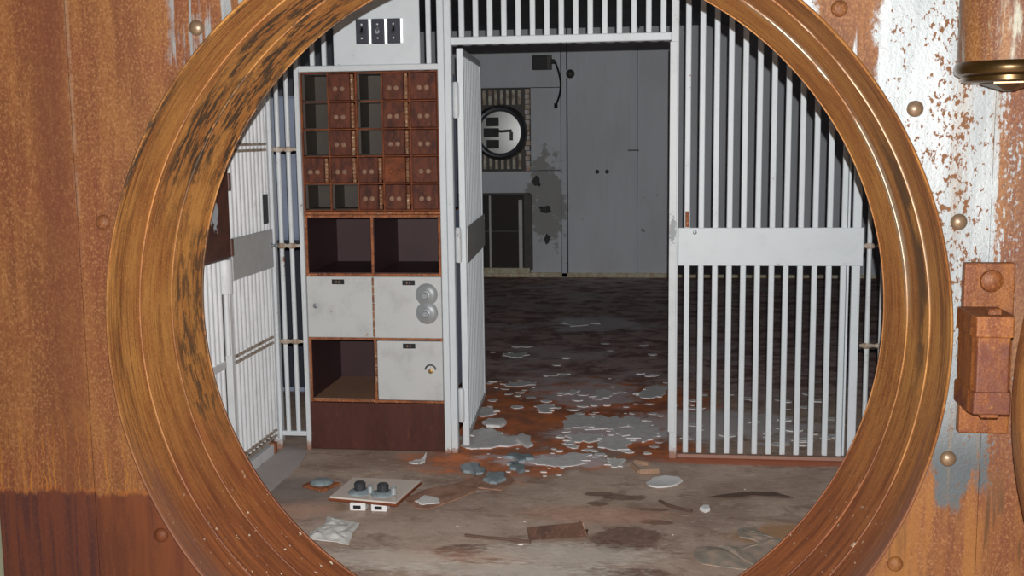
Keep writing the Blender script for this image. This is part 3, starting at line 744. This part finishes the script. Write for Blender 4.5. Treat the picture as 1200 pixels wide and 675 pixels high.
# light switches on the sheet panel
for k, (nm) in enumerate(('leftmost', 'middle', 'rightmost')):
    x0 = -1.432+k*.0768
    t = thing('light_switch', nm+' dark switch plate of three on the white panel above the deposit boxes', 'light switch', (x0+.036, YG-.008, 2.047), 'three light switches on the white panel')
    under(bx('switch_plate', x0, x0+.061, YG-.022, YG-.0085, 1.989, 2.105, 'switch_dark', None, .004), t)
    under(prism('bright_strip', [(x0+.0625, YG-.0085), (x0+.0625, YG-.0205), (x0+.0735, YG-.0172), (x0+.0735, YG-.0085)], 1.991, 2.104, 'bright_edge', .001), t)
    for z in (2.080, 2.016):
        under(lt('screw', ((.0055, 0), (.0055, .002), (.003, .0035)), (x0+.028, YG-.022, z), (0, -1, 0), 'screw', None, 12), t)
    bm = bmesh.new(); rod(bm, (x0+.028, YG-.020, 2.050), (x0+.034, YG-.036, 2.060), .006, 10); rod(bm, (x0+.028, YG-.0235, 2.046), (x0+.028, YG-.0215, 2.046), .011, 14)
    under(link('toggle', bm, 'black' if k != 1 else 'chrome_dull', None, smooth=True), t)

# ================================================================== BACK OF THE VAULT
stc = thing('added_steel_block', 'added blue grey steel block for the bent sheet behind the far left bars', 'cupboard', (-2.3, 6.6, 0))  # added block for a bent sheet, facing front to catch the light
under(bx('body', -2.85, -2.0, 6.62, 7.1, .0, 1.80, 'blue_steel', None, .008), stc)
under(bx('door', -2.84, -2.43, 6.6, 6.618, .95, 1.79, 'blue_steel', None, .006), stc)
under(bx('door', -2.42, -2.01, 6.6, 6.618, .95, 1.79, 'blue_steel', None, .006), stc)
under(bx('shade_panel', -2.84, -2.01, 6.605, 6.618, .03, .94, 'switch_dark', None, .006), stc)  # dark panel paints the shade of the open lower part
por = thing('emergency_porthole', 'round steel porthole in a ribbed square frame on the back wall', 'porthole', (-1.69, YB, 1.15))
def po(o): return under(o, por)
M['dark_metal'] = m_flat('dark_worn_metal', A(40, 38, 36, KB*1.6), .5, .3, .5, 12)
M['rib_metal'] = m_rust('rib_metal', A(128, 120, 108, KB*1.5), A(84, 70, 60, KB*1.6), None, 14)
M['peel'] = m_rust('peeling_strip', A(150, 138, 120, KB*1.2), A(96, 78, 60, KB*1.2), A(190, 184, 170, KB*1.2), 16, .5)
M['satin'] = m_flat('satin_steel', (.62, .64, .62, 1), .43, 1.0, .12, 5)
M['steel_ring'] = m_flat('steel_ring', (.22, .23, .25, 1), .38, .9, .4, 6)
PX, PZ = -1.712, 1.585
po(bx('frame', -2.06, -1.385, YB-.07, YB-.032, 1.165, 2.06, 'dark_metal', None, .006))
for z0, z1 in ((1.19, 1.36), (1.88, 2.035)):
    for k in range(9):
        x = -2.03+k*.064
        po(bx('rib', x, x+.034, YB-.092, YB-.07, z0, z1, 'rib_metal', None, .006))
bm = bmesh.new()
for q in range(16):
    z = 1.17+q*.055; w = rnd.uniform(-.006, .006)
    box(bm, -1.440+w, -1.39+w, YB-.10, YB-.07, z, z+.050)
bmesh.ops.recalc_face_normals(bm, faces=bm.faces)
po(link('side_strip', bm, 'peel', None, bev=.005))
bm = bmesh.new(); lathe(bm, ((.215, .07), (.30, .07), (.30, .10), (.285, .14), (.265, .155), (.245, .15), (.232, .12), (.22, .085)), (PX, YB, PZ), (0, -1, 0), 64, cap=False)
po(link('porthole_ring', bm, 'steel_ring', None, smooth=True))
po(lt('round_door', ((.232, .07), (.232, .09), (.225, .098), (.15, .104), (.05, .106), (0, .1065)), (PX, YB, PZ), (0, -1, 0), 'satin', None, 64))
for z in (.115, 0.0, -.125):  # added dark plates paint the shapes reflected in the polished round door
    po(bx('reflection_plate', PX-.15 if abs(z) > .05 else PX-.18, PX-.012, YB-.112, YB-.101, PZ+z-.047, PZ+z+.047, 'black', None, .002))
bm = bmesh.new(); tube(bm, [(PX-.06, YB-.125, PZ+.02), (PX+.02, YB-.13, PZ+.012), (PX+.13, YB-.125, PZ+.02)], .014)
po(link('handle', bm, 'dark_metal', None, smooth=True))
po(bx('catch', PX+.105, PX+.14, YB-.125, YB-.10, PZ-.085, PZ+.005, 'dark_metal', None, .004))

# cupboard under it: a flat dark panel stands in for the dark opening
cup = thing('wall_cupboard', 'dark empty wall cupboard with steel posts below the porthole', 'cupboard', (-1.72, YB, 0))
M['cup_dark'] = m_flat('cupboard_dark', A(26, 21, 19, KB*2), .6, 0, .3, 5)
M['cup_post'] = m_flat('cupboard_post', A(98, 98, 98, KB*1.3), .5, .1, .3)
def cu(o): return under(o, cup)
cu(bx('back_panel', -2.25, -1.40, YB-.06, YB-.001, .06, .925, 'cup_dark', None, .003))
cu(bx('top_rail', -2.25, -1.40, YB-.12, YB-.06, .905, .93, 'dark_metal', None))
cu(bx('sill', -2.25, -1.40, YB-.14, YB-.032, .05, .115, 'base_tan', None))
cu(bx('post', -1.845, -1.822, YB-.12, YB-.06, .115, .905, 'cup_post', None))
cu(bx('post', -1.52, -1.478, YB-.12, YB-.06, .095, .86, 'cup_post', None))
cu(bx('door_edge', -1.465, -1.372, YB-.10, YB-.06, .09, .915, 'dark_metal', None))
cu(bx('shelf', -2.25, -1.52, YB-.10, YB-.06, .50, .53, 'dark_metal', None))
bm = bmesh.new(); rod(bm, (-1.99, YB-.10, .66), (-1.88, YB-.10, .655), .012, 8)
cu(link('bright_rod', bm, 'satin', None, smooth=True))

jb = thing('junction_box', 'dark junction box high on the back wall', 'junction box', (-1.255, YB, 2.27))
under(bx('body', -1.36, -1.15, YB-.09, YB-.031, 2.245, 2.40, 'dark_metal', None, .006), jb)
under(bx('cover', -1.35, -1.20, YB-.098, YB-.09, 2.255, 2.39, 'black', None, .004), jb)
under(lt('conduit_nut', ((.025, 0), (.025, .03), (.016, .035)), (-1.15, YB-.06, 2.33), (1, 0, 0), 'dark_metal', None, 14), jb)
bm = bmesh.new(); pts = []
for q in range(25):
    t_ = q/24; pts.append((-1.115+.075*math.sin(t_*2.4)-.045*t_*t_, YB-.06, 2.33-t_*.46))
tube(bm, pts, .011)
hcb = tag(link('hanging_cable', bm, 'black', None, smooth=True), 'loose black cable hanging from the junction box on the back wall', 'cable')
bm = bmesh.new(); lathe(bm, ((.018, 0), (.02, .05), (.01, .055)), (pts[-1][0], pts[-1][1], pts[-1][2]+.02), (0, 0, -1), 10)
rf = thing('wall_mounted_fixture', 'small round brown fixture right of the junction box', 'wall fixture', (-.97, YB-.012, 2.2))
under(lt('backplate', ((.06, 0), (.06, .008), (.052, .012)), (-.955, YB-.012, 2.20), (0, -1, 0), 'wall', None, 24), rf)
under(lt('dome', ((.047, .012), (.045, .03), (.032, .045), (.01, .052)), (-.955, YB-.012, 2.20), (0, -1, 0), 'dark_metal', None, 24), rf)
link('cable_end', bm, 'black', hcb, smooth=True)
for q, nm in ((-.668, 'left'), (-.562, 'right')):
    tag(lt('wall_bolt', ((.022, 0), (.022, .012), (.012, .018)), (q, YB-.012, 1.152), (0, -1, 0), 'dark_metal', None, 14), f'{nm} one of two dark bolts in the middle of the back wall', 'bolt', 'two bolts in the back wall')
tag(bx('wall_plate', -.34, -.22, YB-.022, YB-.012, 1.372, 1.385, 'dark_metal', None, .003), 'thin dark metal scrap stuck on the back wall panel', 'metal scrap')

# patches where the paint has fallen off the back wall
def scab(px_, name, label, r, cat='bracket'):
    bm = bmesh.new(); p = PL(px_[0], px_[1], YB)
    ring_ = [(r[0]*(1+.35*rnd.uniform(-1, 1))*math.cos(a), r[1]*(1+.35*rnd.uniform(-1, 1))*math.sin(a)) for a in [2*math.pi*i/14 for i in range(14)]]
    y0 = YB-.062
    a = [bm.verts.new((p.x+u, YB-.002, p.z+w)) for u, w in ring_]; b = [bm.verts.new((p.x+u*.8, y0, p.z+w*.8)) for u, w in ring_]
    bm.faces.new(a); bm.faces.new(b[::-1])
    for i in range(14): bm.faces.new((a[i], a[(i+1) % 14], b[(i+1) % 14], b[i]))
    bmesh.ops.recalc_face_normals(bm, faces=bm.faces)
    tag(link(name, bm, 'black', None, bev=0), label, cat)
scab((629, 213), 'broken_bracket', 'uppermost black broken bracket stub right of the porthole frame', (.045, .06))
scab((639, 246), 'broken_bracket', 'middle black broken bracket stub beside the cupboard', (.06, .05))
scab((641, 280), 'broken_bracket', 'lowest black broken bracket stub beside the cupboard', (.035, .05))

# ================================================================== THINGS ON THE FLOOR
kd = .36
M['flake'] = m_flat('pale_paint_flake', A(178, 184, 194, .31), .6, 0, .35, 26)
M['flake_white'] = m_flat('white_paint_flake', A(206, 210, 218, kd), .55, 0, .15, 22)
M['flake_cream'] = m_flat('cream_plaster', A(186, 172, 154, kd), .7, 0, .3, 26)
M['teal'] = m_flat('teal_enamel', A(102, 112, 116, kd), .45, 0, .9, 34)
M['tile_plate'] = m_paint('grey_plate_paint', A(146, 138, 131, kd), .22, .4, rcol=(150, 100, 70))
M['bag'] = m_flat('grey_plastic', A(150, 149, 146, kd), .4, 0, .25, 14)
M['sheet_rust'] = m_rust('sheet_rust', A(116, 90, 76, kd), A(92, 68, 56, kd), A(134, 104, 84, kd), 14)
M['scrap_rust'] = m_rust('scrap_rust', A(94, 66, 52, .85), A(66, 46, 38, .85), A(122, 84, 62, .85), 16)
M['slab'] = m_flat('grey_floor_plate', A(120, 114, 112, kd), .6, 0, .25, 8)
M['stick'] = m_flat('dark_stick', A(66, 50, 42, kd), .7)
M['rag'] = (lambda g: g.set(g.mix(g.ss(g.noise(g.pos, 22, 6, .75), .42, .60), g.mix(g.ss(g.noise(g.pos, 44, 5, .7), .42, .58), A(120, 106, 96, kd*1.2), A(134, 116, 98, kd*1.2)), A(100, 96, 88, kd*1.2)), .8, 0))(G('mossy_rag'))
M['wood'] = m_flat('pale_wood', A(164, 134, 110, kd*1.9), .7)

def inset_poly(pts, k):
    c = sum(pts, Vector())/len(pts); return [c+(p-c)*k for p in pts]
def chip_mesh(pts, h, z=0.0, curl=0.0):
    """a broken plate: bottom outline, slightly smaller top, low bevel; curl lifts the rim"""
    bm = bmesh.new(); c = sum(pts, Vector())/len(pts)
    R = max((p-c).length for p in pts)
    def lift(p, base):
        d = (p-c).length/R
        return Vector((p.x, p.y, base+curl*d*d))
    top = inset_poly(pts, .90); mid = inset_poly(pts, .5)
    a = [bm.verts.new(lift(p, z)) for p in pts]; b = [bm.verts.new(lift(p, z+h*.8)) for p in pts]; t = [bm.verts.new(lift(p, z+h)) for p in top]
    m_ = [bm.verts.new(lift(p, z+h*1.05)) for p in mid]; ct = bm.verts.new(lift(c, z+h*1.05)); cb = bm.verts.new(lift(c, z)); mb = [bm.verts.new(lift(p, z)) for p in mid]
    n = len(pts)
    for i in range(n):
        j = (i+1) % n
        bm.faces.new((a[i], a[j], b[j], b[i])); bm.faces.new((b[i], b[j], t[j], t[i])); bm.faces.new((t[i], t[j], m_[j], m_[i])); bm.faces.new((m_[i], m_[j], ct))
        bm.faces.new((a[i], mb[i], mb[j], a[j])); bm.faces.new((mb[i], cb, mb[j]))
    bmesh.ops.recalc_face_normals(bm, faces=bm.faces)
    return bm
def rough_outline(pix, sub=3, j=.12):
    pts = [FL(*p) for p in pix]; out = []
    for i in range(len(pts)):
        p, q = pts[i], pts[(i+1) % len(pts)]; L = (q-p).length
        for k in range(sub):
            w = p.lerp(q, k/sub)
            if k: w = w+Vector((rnd.uniform(-1, 1), rnd.uniform(-1, 1), 0))*L*j
            out.append(w)
    return out
def chip(name, pix, label, cat, mat='flake', h=.008, z=0.0, curl=0.0, sub=3, j=.10, group=None):
    pts = rough_outline(pix, sub, j)
    for p in pts: p.x = max(p.x, -1.876)            # stops at the curb
    bm = chip_mesh(pts, h, z, curl)
    return tag(link(name, bm, mat, None), label, cat, group)

# the fallen white locker plate with two dials
pl = thing('fallen_locker_door', 'fallen grey locker door with two dials lying on the vestibule floor', 'locker door', FL(440, 580))
zp = .036
pz = [FL(x, y, zp) for x, y in ((386, 585), (414, 562), (493, 566), (464, 592))]
bm = bmesh.new(); a = [bm.verts.new(p) for p in pz]; b = [bm.verts.new(p+Vector((0, 0, .012))) for p in pz]
bm.faces.new(a[::-1]); bm.faces.new(b)
for i in range(4): bm.faces.new((a[i], a[(i+1) % 4], b[(i+1) % 4], b[i]))
bmesh.ops.recalc_face_normals(bm, faces=bm.faces)
under(link('door_plate', bm, 'tile_plate', None, bev=.003), pl)
bm = bmesh.new()
for i in range(4):
    p, q = pz[i]+Vector((0, 0, -.001)), pz[(i+1) % 4]+Vector((0, 0, -.001)); rod(bm, p, q, .006, 8)
under(link('rusted_edge', bm, 'orange_rust', None, smooth=True), pl)
for x, y in ((422, 577), (449, 579)):
    p = FL(x, y, zp+.012)
    under(lt('dial', ((.052, 0), (.052, .004), (.045, .009), (.026, .012), (.024, .013)), p, (0, 0, 1), 'teal', None, 28), pl)
    under(lt('dial_knob', ((.024, .012), (.025, .04), (.019, .047), (.006, .048)), p, (0, 0, 1), 'dark_plate', None, 20), pl)
    under(lt('dial_knob', ((.013, .004), (.014, .032), (.009, .037)), p+Vector((.048, -.01, 0)), (0, 0, 1), 'chrome', None, 16), pl)
for x, y in ((419, 599), (444, 600)):
    p = FL(x, y, 0)
    u = bx('lock_case', p.x-.034, p.x+.034, p.y-.0, p.y+.06, .001, .034, 'flake_white', None, .003); under(u, pl)
    w = bx('slot', p.x-.018, p.x+.014, p.y-.003, p.y+.004, .010, .024, 'black', None, .001); under(w, pl)
    w.parent = u; w.matrix_parent_inverse = Matrix.Identity(4)

sp = thing('fallen_box_door', 'small rust edged door with a round teal dial on the vestibule floor', 'box door', FL(376, 570))
def quad_plate(pix, z, h, mat, name, root, bev=.002):
    q = [FL(x, y, z) for x, y in pix]; bm = bmesh.new()
    a = [bm.verts.new(p) for p in q]; b = [bm.verts.new(p+Vector((0, 0, h))) for p in q]
    bm.faces.new(a[::-1]); bm.faces.new(b)
    for i in range(4): bm.faces.new((a[i], a[(i+1) % 4], b[(i+1) % 4], b[i]))
    bmesh.ops.recalc_face_normals(bm, faces=bm.faces)
    return under(link(name, bm, mat, None, bev=bev), root)
quad_plate(((354, 571), (372, 562), (399, 568), (378, 577)), .001, .010, 'edge_rust', 'door_plate', sp)
under(lt('dial', ((.052, 0), (.052, .005), (.045, .012), (.026, .017), (.01, .018)), FL(377, 566, .011), (0, 0, 1), 'teal', None, 28), sp)

chip('rusted_sheet', ((474, 585), (500, 574), (540, 566), (575, 552), (583, 558), (556, 577), (540, 584), (505, 597), (488, 596)), 'flat brown rusted sheet lying right of the fallen locker door', 'metal sheet', 'sheet_rust', .006, sub=2, j=.06)
chip('paint_flake', ((486, 590), (498, 583), (512, 586), (516, 592), (496, 594)), 'pale paint flake lying on the brown rusted sheet', 'paint flake', 'flake_cream', .004, .008)
chip('lock_fragment', ((543, 556), (548, 546), (562, 547), (568, 556), (556, 561)), 'leftmost dark teal lock fragment in front of the doorway', 'lock fragment', 'teal', .014, .007, sub=3, j=.22, group='dark lock fragments before the doorway')
chip('lock_fragment', ((566, 567), (572, 559), (588, 559), (592, 566), (582, 571)), 'nearest dark teal lock fragment in front of the doorway', 'lock fragment', 'teal', .014, .0138, sub=3, j=.22, group='dark lock fragments before the doorway')
chip('lock_fragment', ((594, 544), (606, 543), (615, 552), (608, 556), (598, 551)), 'rightmost blue grey lock fragment in front of the doorway', 'lock fragment', 'teal', .014, sub=3, j=.22, group='dark lock fragments before the doorway')
chip('lock_fragment', ((590, 537), (604, 533), (624, 536), (626, 540), (608, 543)), 'long dark teal lock fragment nearest the doorway threshold', 'lock fragment', 'teal', .014, sub=3, j=.22, group='dark lock fragments before the doorway')
chip('rusted_sheet', ((560, 574), (566, 556), (592, 555), (604, 566), (588, 577)), 'dark rusted plate under the nearest teal lock fragment', 'metal sheet', 'sheet_rust', .006, z=.0068, sub=2, j=.06)
chip('paint_scrap', ((479, 545), (486, 541), (496, 540), (500, 536), (498, 543), (490, 548)), 'white folded paint scrap before the maroon plinth', 'paint scrap', 'flake_white', .010, 0, .02, 2)
chip('paint_scrap', ((757, 568), (765, 562), (780, 560), (795, 562), (800, 566), (790, 571), (770, 574), (760, 572)), 'large white oval paint flake before the closed gate', 'paint flake', 'flake_white', .008, 0, .008, 2, .04)
chip('paint_scrap', ((820, 598), (824, 595), (831, 595), (832, 599), (826, 601)), 'small white chip right of the dark stick on the floor', 'paint chip', 'flake_white', .014, 0, 0, 2)
chip('floor_plate', ((318, 530), (334, 521), (361, 529), (352, 545), (322, 572), (300, 590), (270, 560)), 'grey steel floor plate at the foot of the side gate', 'floor plate', 'slab', .006, 0, 0, 1, 0)
chip('plaster_slab', ((541, 521), (552, 508), (566, 503), (584, 507), (594, 515), (612, 512), (622, 516), (612, 521), (585, 524), (560, 528), (546, 527)), 'large pale paint slab lying at the foot of the open gate leaf', 'paint slab', 'flake', .008, 0, .006, 4, .22)
chip('plaster_slab', ((565, 500), (572, 496), (590, 496), (594, 500), (586, 505), (570, 504)), 'small pale slab resting behind the large slab by the open leaf', 'paint slab', 'flake_cream', .016, .016, 0, 2)
chip('plaster_slab', ((611, 524), (604, 517), (612, 512), (622, 516), (625, 526), (618, 529)), 'pale broken slab at the right end of the large slab', 'paint slab', 'flake', .012, .014, 0, 2)
bigf = [
 (((620, 543), (634, 534), (655, 537), (668, 532), (690, 535), (692, 541), (672, 547), (650, 549), (640, 546)), 'long pale paint sheet lying across the threshold of the doorway', 'flake'),
 (((663, 494), (675, 486), (692, 490), (705, 487), (728, 492), (742, 489), (738, 500), (715, 504), (690, 502), (668, 503)), 'wide pale paint sheet in the middle of the doorway', 'flake'),
 (((735, 500), (760, 497), (772, 504), (766, 516), (752, 521), (738, 515), (722, 511)), 'pale paint sheet by the right jamb of the doorway', 'flake'),
 (((662, 512), (680, 507), (705, 510), (712, 516), (690, 520), (668, 518)), 'cream crumbled plaster piece left of the doorway centre heap', 'flake_cream'),
 (((700, 521), (716, 514), (735, 518), (736, 527), (722, 531), (708, 527)), 'rounded pale plaster chunk in the doorway heap', 'flake'),
 (((752, 459), (772, 452), (784, 455), (776, 466), (762, 468), (745, 464)), 'bluish paint sheet near the closed gate deeper inside', 'flake'),
 (((695, 463), (705, 457), (718, 460), (714, 467), (702, 469)), 'pale paint sheet deeper inside the vault doorway', 'flake'),
 (((629, 481), (635, 475), (649, 475), (650, 481), (640, 485)), 'squarish pale flake on the orange rust inside the doorway', 'flake'),
 (((660, 461), (668, 458), (680, 459), (672, 464)), 'small pale flake behind the squarish flake inside', 'flake'),
 (((557, 486), (562, 479), (578, 479), (586, 483), (574, 488), (562, 489)), 'pale paint sheet close to the bottom of the open leaf', 'flake'),
 (((589, 451), (596, 448), (622, 448), (627, 450), (612, 453), (592, 453)), 'long thin pale strip lying deep inside the vault', 'flake'),
 (((590, 416), (600, 413), (616, 415), (612, 419), (596, 420)), 'pale flake farthest back near the open leaf', 'flake'),
 (((656, 379), (672, 375), (696, 376), (690, 382), (668, 383)), 'broad pale flake on the dark floor deep in the vault', 'flake'),
 (((712, 541), (720, 536), (734, 540), (730, 548), (716, 548)), 'pinkish white plaster lump on the threshold', 'flake_cream'),
 (((630, 479), (700, 486), (690, 482), (640, 477)), None, None),
]
for pix, lab, mt in bigf:
    if lab: chip('paint_flake' if mt == 'flake' else 'plaster_piece', pix, lab, 'paint flake' if mt == 'flake' else 'plaster piece', mt, rnd.uniform(.004, .007), .0075 if 'right jamb' in lab or 'rounded' in lab else 0, .004, 4, .30)
# small scattered flakes: each one an object
def scatter(n, zone, label, group, smin, smax, mats):
    for _ in range(n):
        for _try in range(40):
            x, y = rnd.uniform(zone[0], zone[2]), rnd.uniform(zone[1], zone[3])
            if not (786 < x < 1000 and 534 < y < 545): break
        p = FL(x, y); s = rnd.uniform(smin, smax); m_ = rnd.randint(5, 8); a0 = rnd.uniform(0, 6.28); e = rnd.uniform(.45, 1)
        pts = [p+Vector((math.cos(a0+6.2832*i/m_)*s*rnd.uniform(.65, 1.1), math.sin(a0+6.2832*i/m_)*s*e*rnd.uniform(.65, 1.1), 0)) for i in range(m_)]
        tag(link('paint_chip', chip_mesh(pts, min(s*.25, rnd.uniform(.002, .006)), 0, s*.08), rnd.choice(mats), None), label, 'paint chip', group)
scatter(80, (655, 484, 778, 536), 'small pale paint chip in the heap of plaster across the doorway', 'small chips in the doorway heap', .012, .04, ('flake', 'flake', 'flake_cream', 'flake_white'))
scatter(44, (565, 440, 790, 484), 'small pale paint chip scattered on the rusty floor beyond the doorway', 'small chips beyond the doorway', .012, .045, ('flake', 'flake_cream'))
scatter(12, (570, 400, 780, 440), 'small dim paint chip far back on the dark vault floor', 'small chips far back', .02, .05, ('flake',))
scatter(36, (800, 462, 985, 528), 'small pale paint chip on the floor behind the closed gate', 'small chips behind the closed gate', .015, .06, ('flake', 'flake'))
scatter(16, (550, 520, 660, 560), 'small pale chip among the dark lock fragments', 'small chips among the lock fragments', .008, .018, ('flake', 'flake_cream'))
scatter(9, (420, 545, 960, 655), 'tiny pale chip on the bare vestibule floor', 'tiny chips on the vestibule floor', .004, .011, ('flake_cream', 'flake_white'))

# pale wooden corner piece
wc = thing('wooden_corner', 'pale wooden corner piece on the rusty floor by the closed gate', 'wood scrap', FL(755, 550))
bm = bmesh.new(); rod(bm, FL(741, 545, .012), FL(750, 553, .012), .011, 6); under(link('short_arm', bm, 'wood', None), wc)
bm = bmesh.new(); rod(bm, FL(749, 553, .013), FL(772, 552, .013), .012, 6); under(link('long_arm', bm, 'wood', None), wc)
bm = bmesh.new(); rod(bm, FL(744, 541, .01), FL(760, 544, .01), .010, 6); tag(link('wood_splinter', bm, 'wood', None), 'short pale splinter just behind the wooden corner piece', 'wood splinter')

# bent rusty channel with a stick poking out of it
ch = thing('bent_channel', 'bent rusty steel channel lying on the floor near the ring', 'steel channel', FL(650, 630))
def sheet(name, pts, mat, root, t=.004):
    bm = bmesh.new(); vs = [bm.verts.new(p) for p in pts]; f = bm.faces.new(vs)
    nrm = (pts[1]-pts[0]).cross(pts[2]-pts[0]).normalized()*t
    vb = [bm.verts.new(p+nrm) for p in pts]; bm.faces.new(vb[::-1])
    for i in range(len(pts)): bm.faces.new((vs[i], vb[i], vb[(i+1) % len(pts)], vs[(i+1) % len(pts)]))
    bmesh.ops.recalc_face_normals(bm, faces=bm.faces)
    return under(link(name, bm, mat, None), root)
b0, b1 = FL(620, 633), FL(688, 629); up = Vector((0, 0, .045))
sheet('front_flange', [b0, b1, b1+Vector((-.022, .006, .056)), b0+Vector((-.010, .006, .050))], 'scrap_rust', ch)
back = Vector((.02, .07, 0))
sheet('web', [b0+Vector((0, .004, .002)), b1+Vector((0, .004, .002)), b1+back+Vector((-.02, 0, .002)), b0+back+Vector((0, 0, .002))], 'scrap_rust', ch)
sheet('end_flap', [b1+Vector((-.003, 0, 0)), b1+Vector((-.03, .05, 0)), b1+Vector((-.035, .045, .05)), b1+Vector((-.02, .01, .052))], 'sheet_rust', ch)
bm = bmesh.new(); tube(bm, [FL(545, 627, .006), FL(570, 630, .007), FL(598, 632, .007), FL(622, 635, .006)], .006)
tag(link('thin_stick', bm, 'stick', None, smooth=True), 'thin dark stick poking left out of the bent channel', 'stick')
bm = bmesh.new(); tube(bm, [FL(773, 587, .006), FL(783, 592, .008), FL(797, 596, .007), FL(811, 599, .005)], .007)
tag(link('short_stick', bm, 'stick', None, smooth=True), 'short dark stick lying left of the small white chip', 'stick')
chip('rust_strip', ((829, 584), (850, 580), (880, 577), (905, 577), (930, 584), (905, 582), (880, 582), (855, 585)), 'long narrow rust strip on the floor before the closed gate', 'rust strip', 'stick', .006, 0, 0, 2, .04)

# crumpled plastic sheet
def crumple(name, quad, amp, mat, label, cat, seed, n=22, base=.006, warp=.02, wf=9):
    q = [FL(*p) for p in quad]; bm = bmesh.new(); g = []
    for i in range(n+1):
        row = []
        for k in range(n+1):
            u, w = i/n, k/n
            p = q[0].lerp(q[1], u).lerp(q[3].lerp(q[2], u), w)
            e = min(u, 1-u, w, 1-w)*2
            nx = mnoise.noise(Vector((p.x*9+seed, p.y*9, seed))); nz = abs(mnoise.noise(Vector((p.x*14, p.y*14+seed, 3)))); n3 = mnoise.noise(Vector((p.x*40, p.y*40, seed)))
            z = base+amp*min(1, e*2.2+.15)*(.35+nz*1.6+nx*.5)+amp*.12*n3
            row.append(bm.verts.new((p.x+warp*mnoise.noise(Vector((p.x*wf+seed, p.y*wf, 1))), p.y+warp*mnoise.noise(Vector((p.y*wf, p.x*wf, seed))), max(.004, z))))
        g.append(row)
    for i in range(n):
        for k in range(n): bm.faces.new((g[i][k], g[i+1][k], g[i+1][k+1], g[i][k+1]))
    bmesh.ops.recalc_face_normals(bm, faces=bm.faces)
    o = link(name, bm, mat, None, smooth=False); m = o.modifiers.new('thickness', 'SOLIDIFY'); m.thickness = .003; m.offset = 0
    return tag(o, label, cat)
crumple('crumpled_sheet', ((384, 608), (423, 616), (408, 640), (361, 634)), .016, 'bag', 'crumpled grey plastic sheet on the floor inside the ring, lower left', 'plastic sheet', 4.2)
crumple('mossy_rag', ((868, 630), (905, 622), (900, 668), (830, 664)), .008, 'rag', 'mottled mossy rag on the floor against the ring, lower right', 'rag', 9.1, 44, .005, .13, 7)

# ================================================================== LIGHT
ld = bpy.data.lights.new('camera_flash', 'POINT'); lo = bpy.data.objects.new('camera_flash', ld); COL.objects.link(lo)
lo.location = (.016, .0, 1.625); ld.energy = 690; ld.shadow_soft_size = .005; ld.color = (1, .985, .97)
w = bpy.data.worlds.new('world'); SC.world = w; w.use_nodes = True
w.node_tree.nodes['Background'].inputs[0].default_value = (.8, .88, 1, 1); w.node_tree.nodes['Background'].inputs[1].default_value = .008
SC.view_settings.view_transform = 'Standard'; SC.view_settings.look = 'None'; SC.view_settings.exposure = 0; SC.view_settings.gamma = 1
SC.view_settings.use_curve_mapping = False
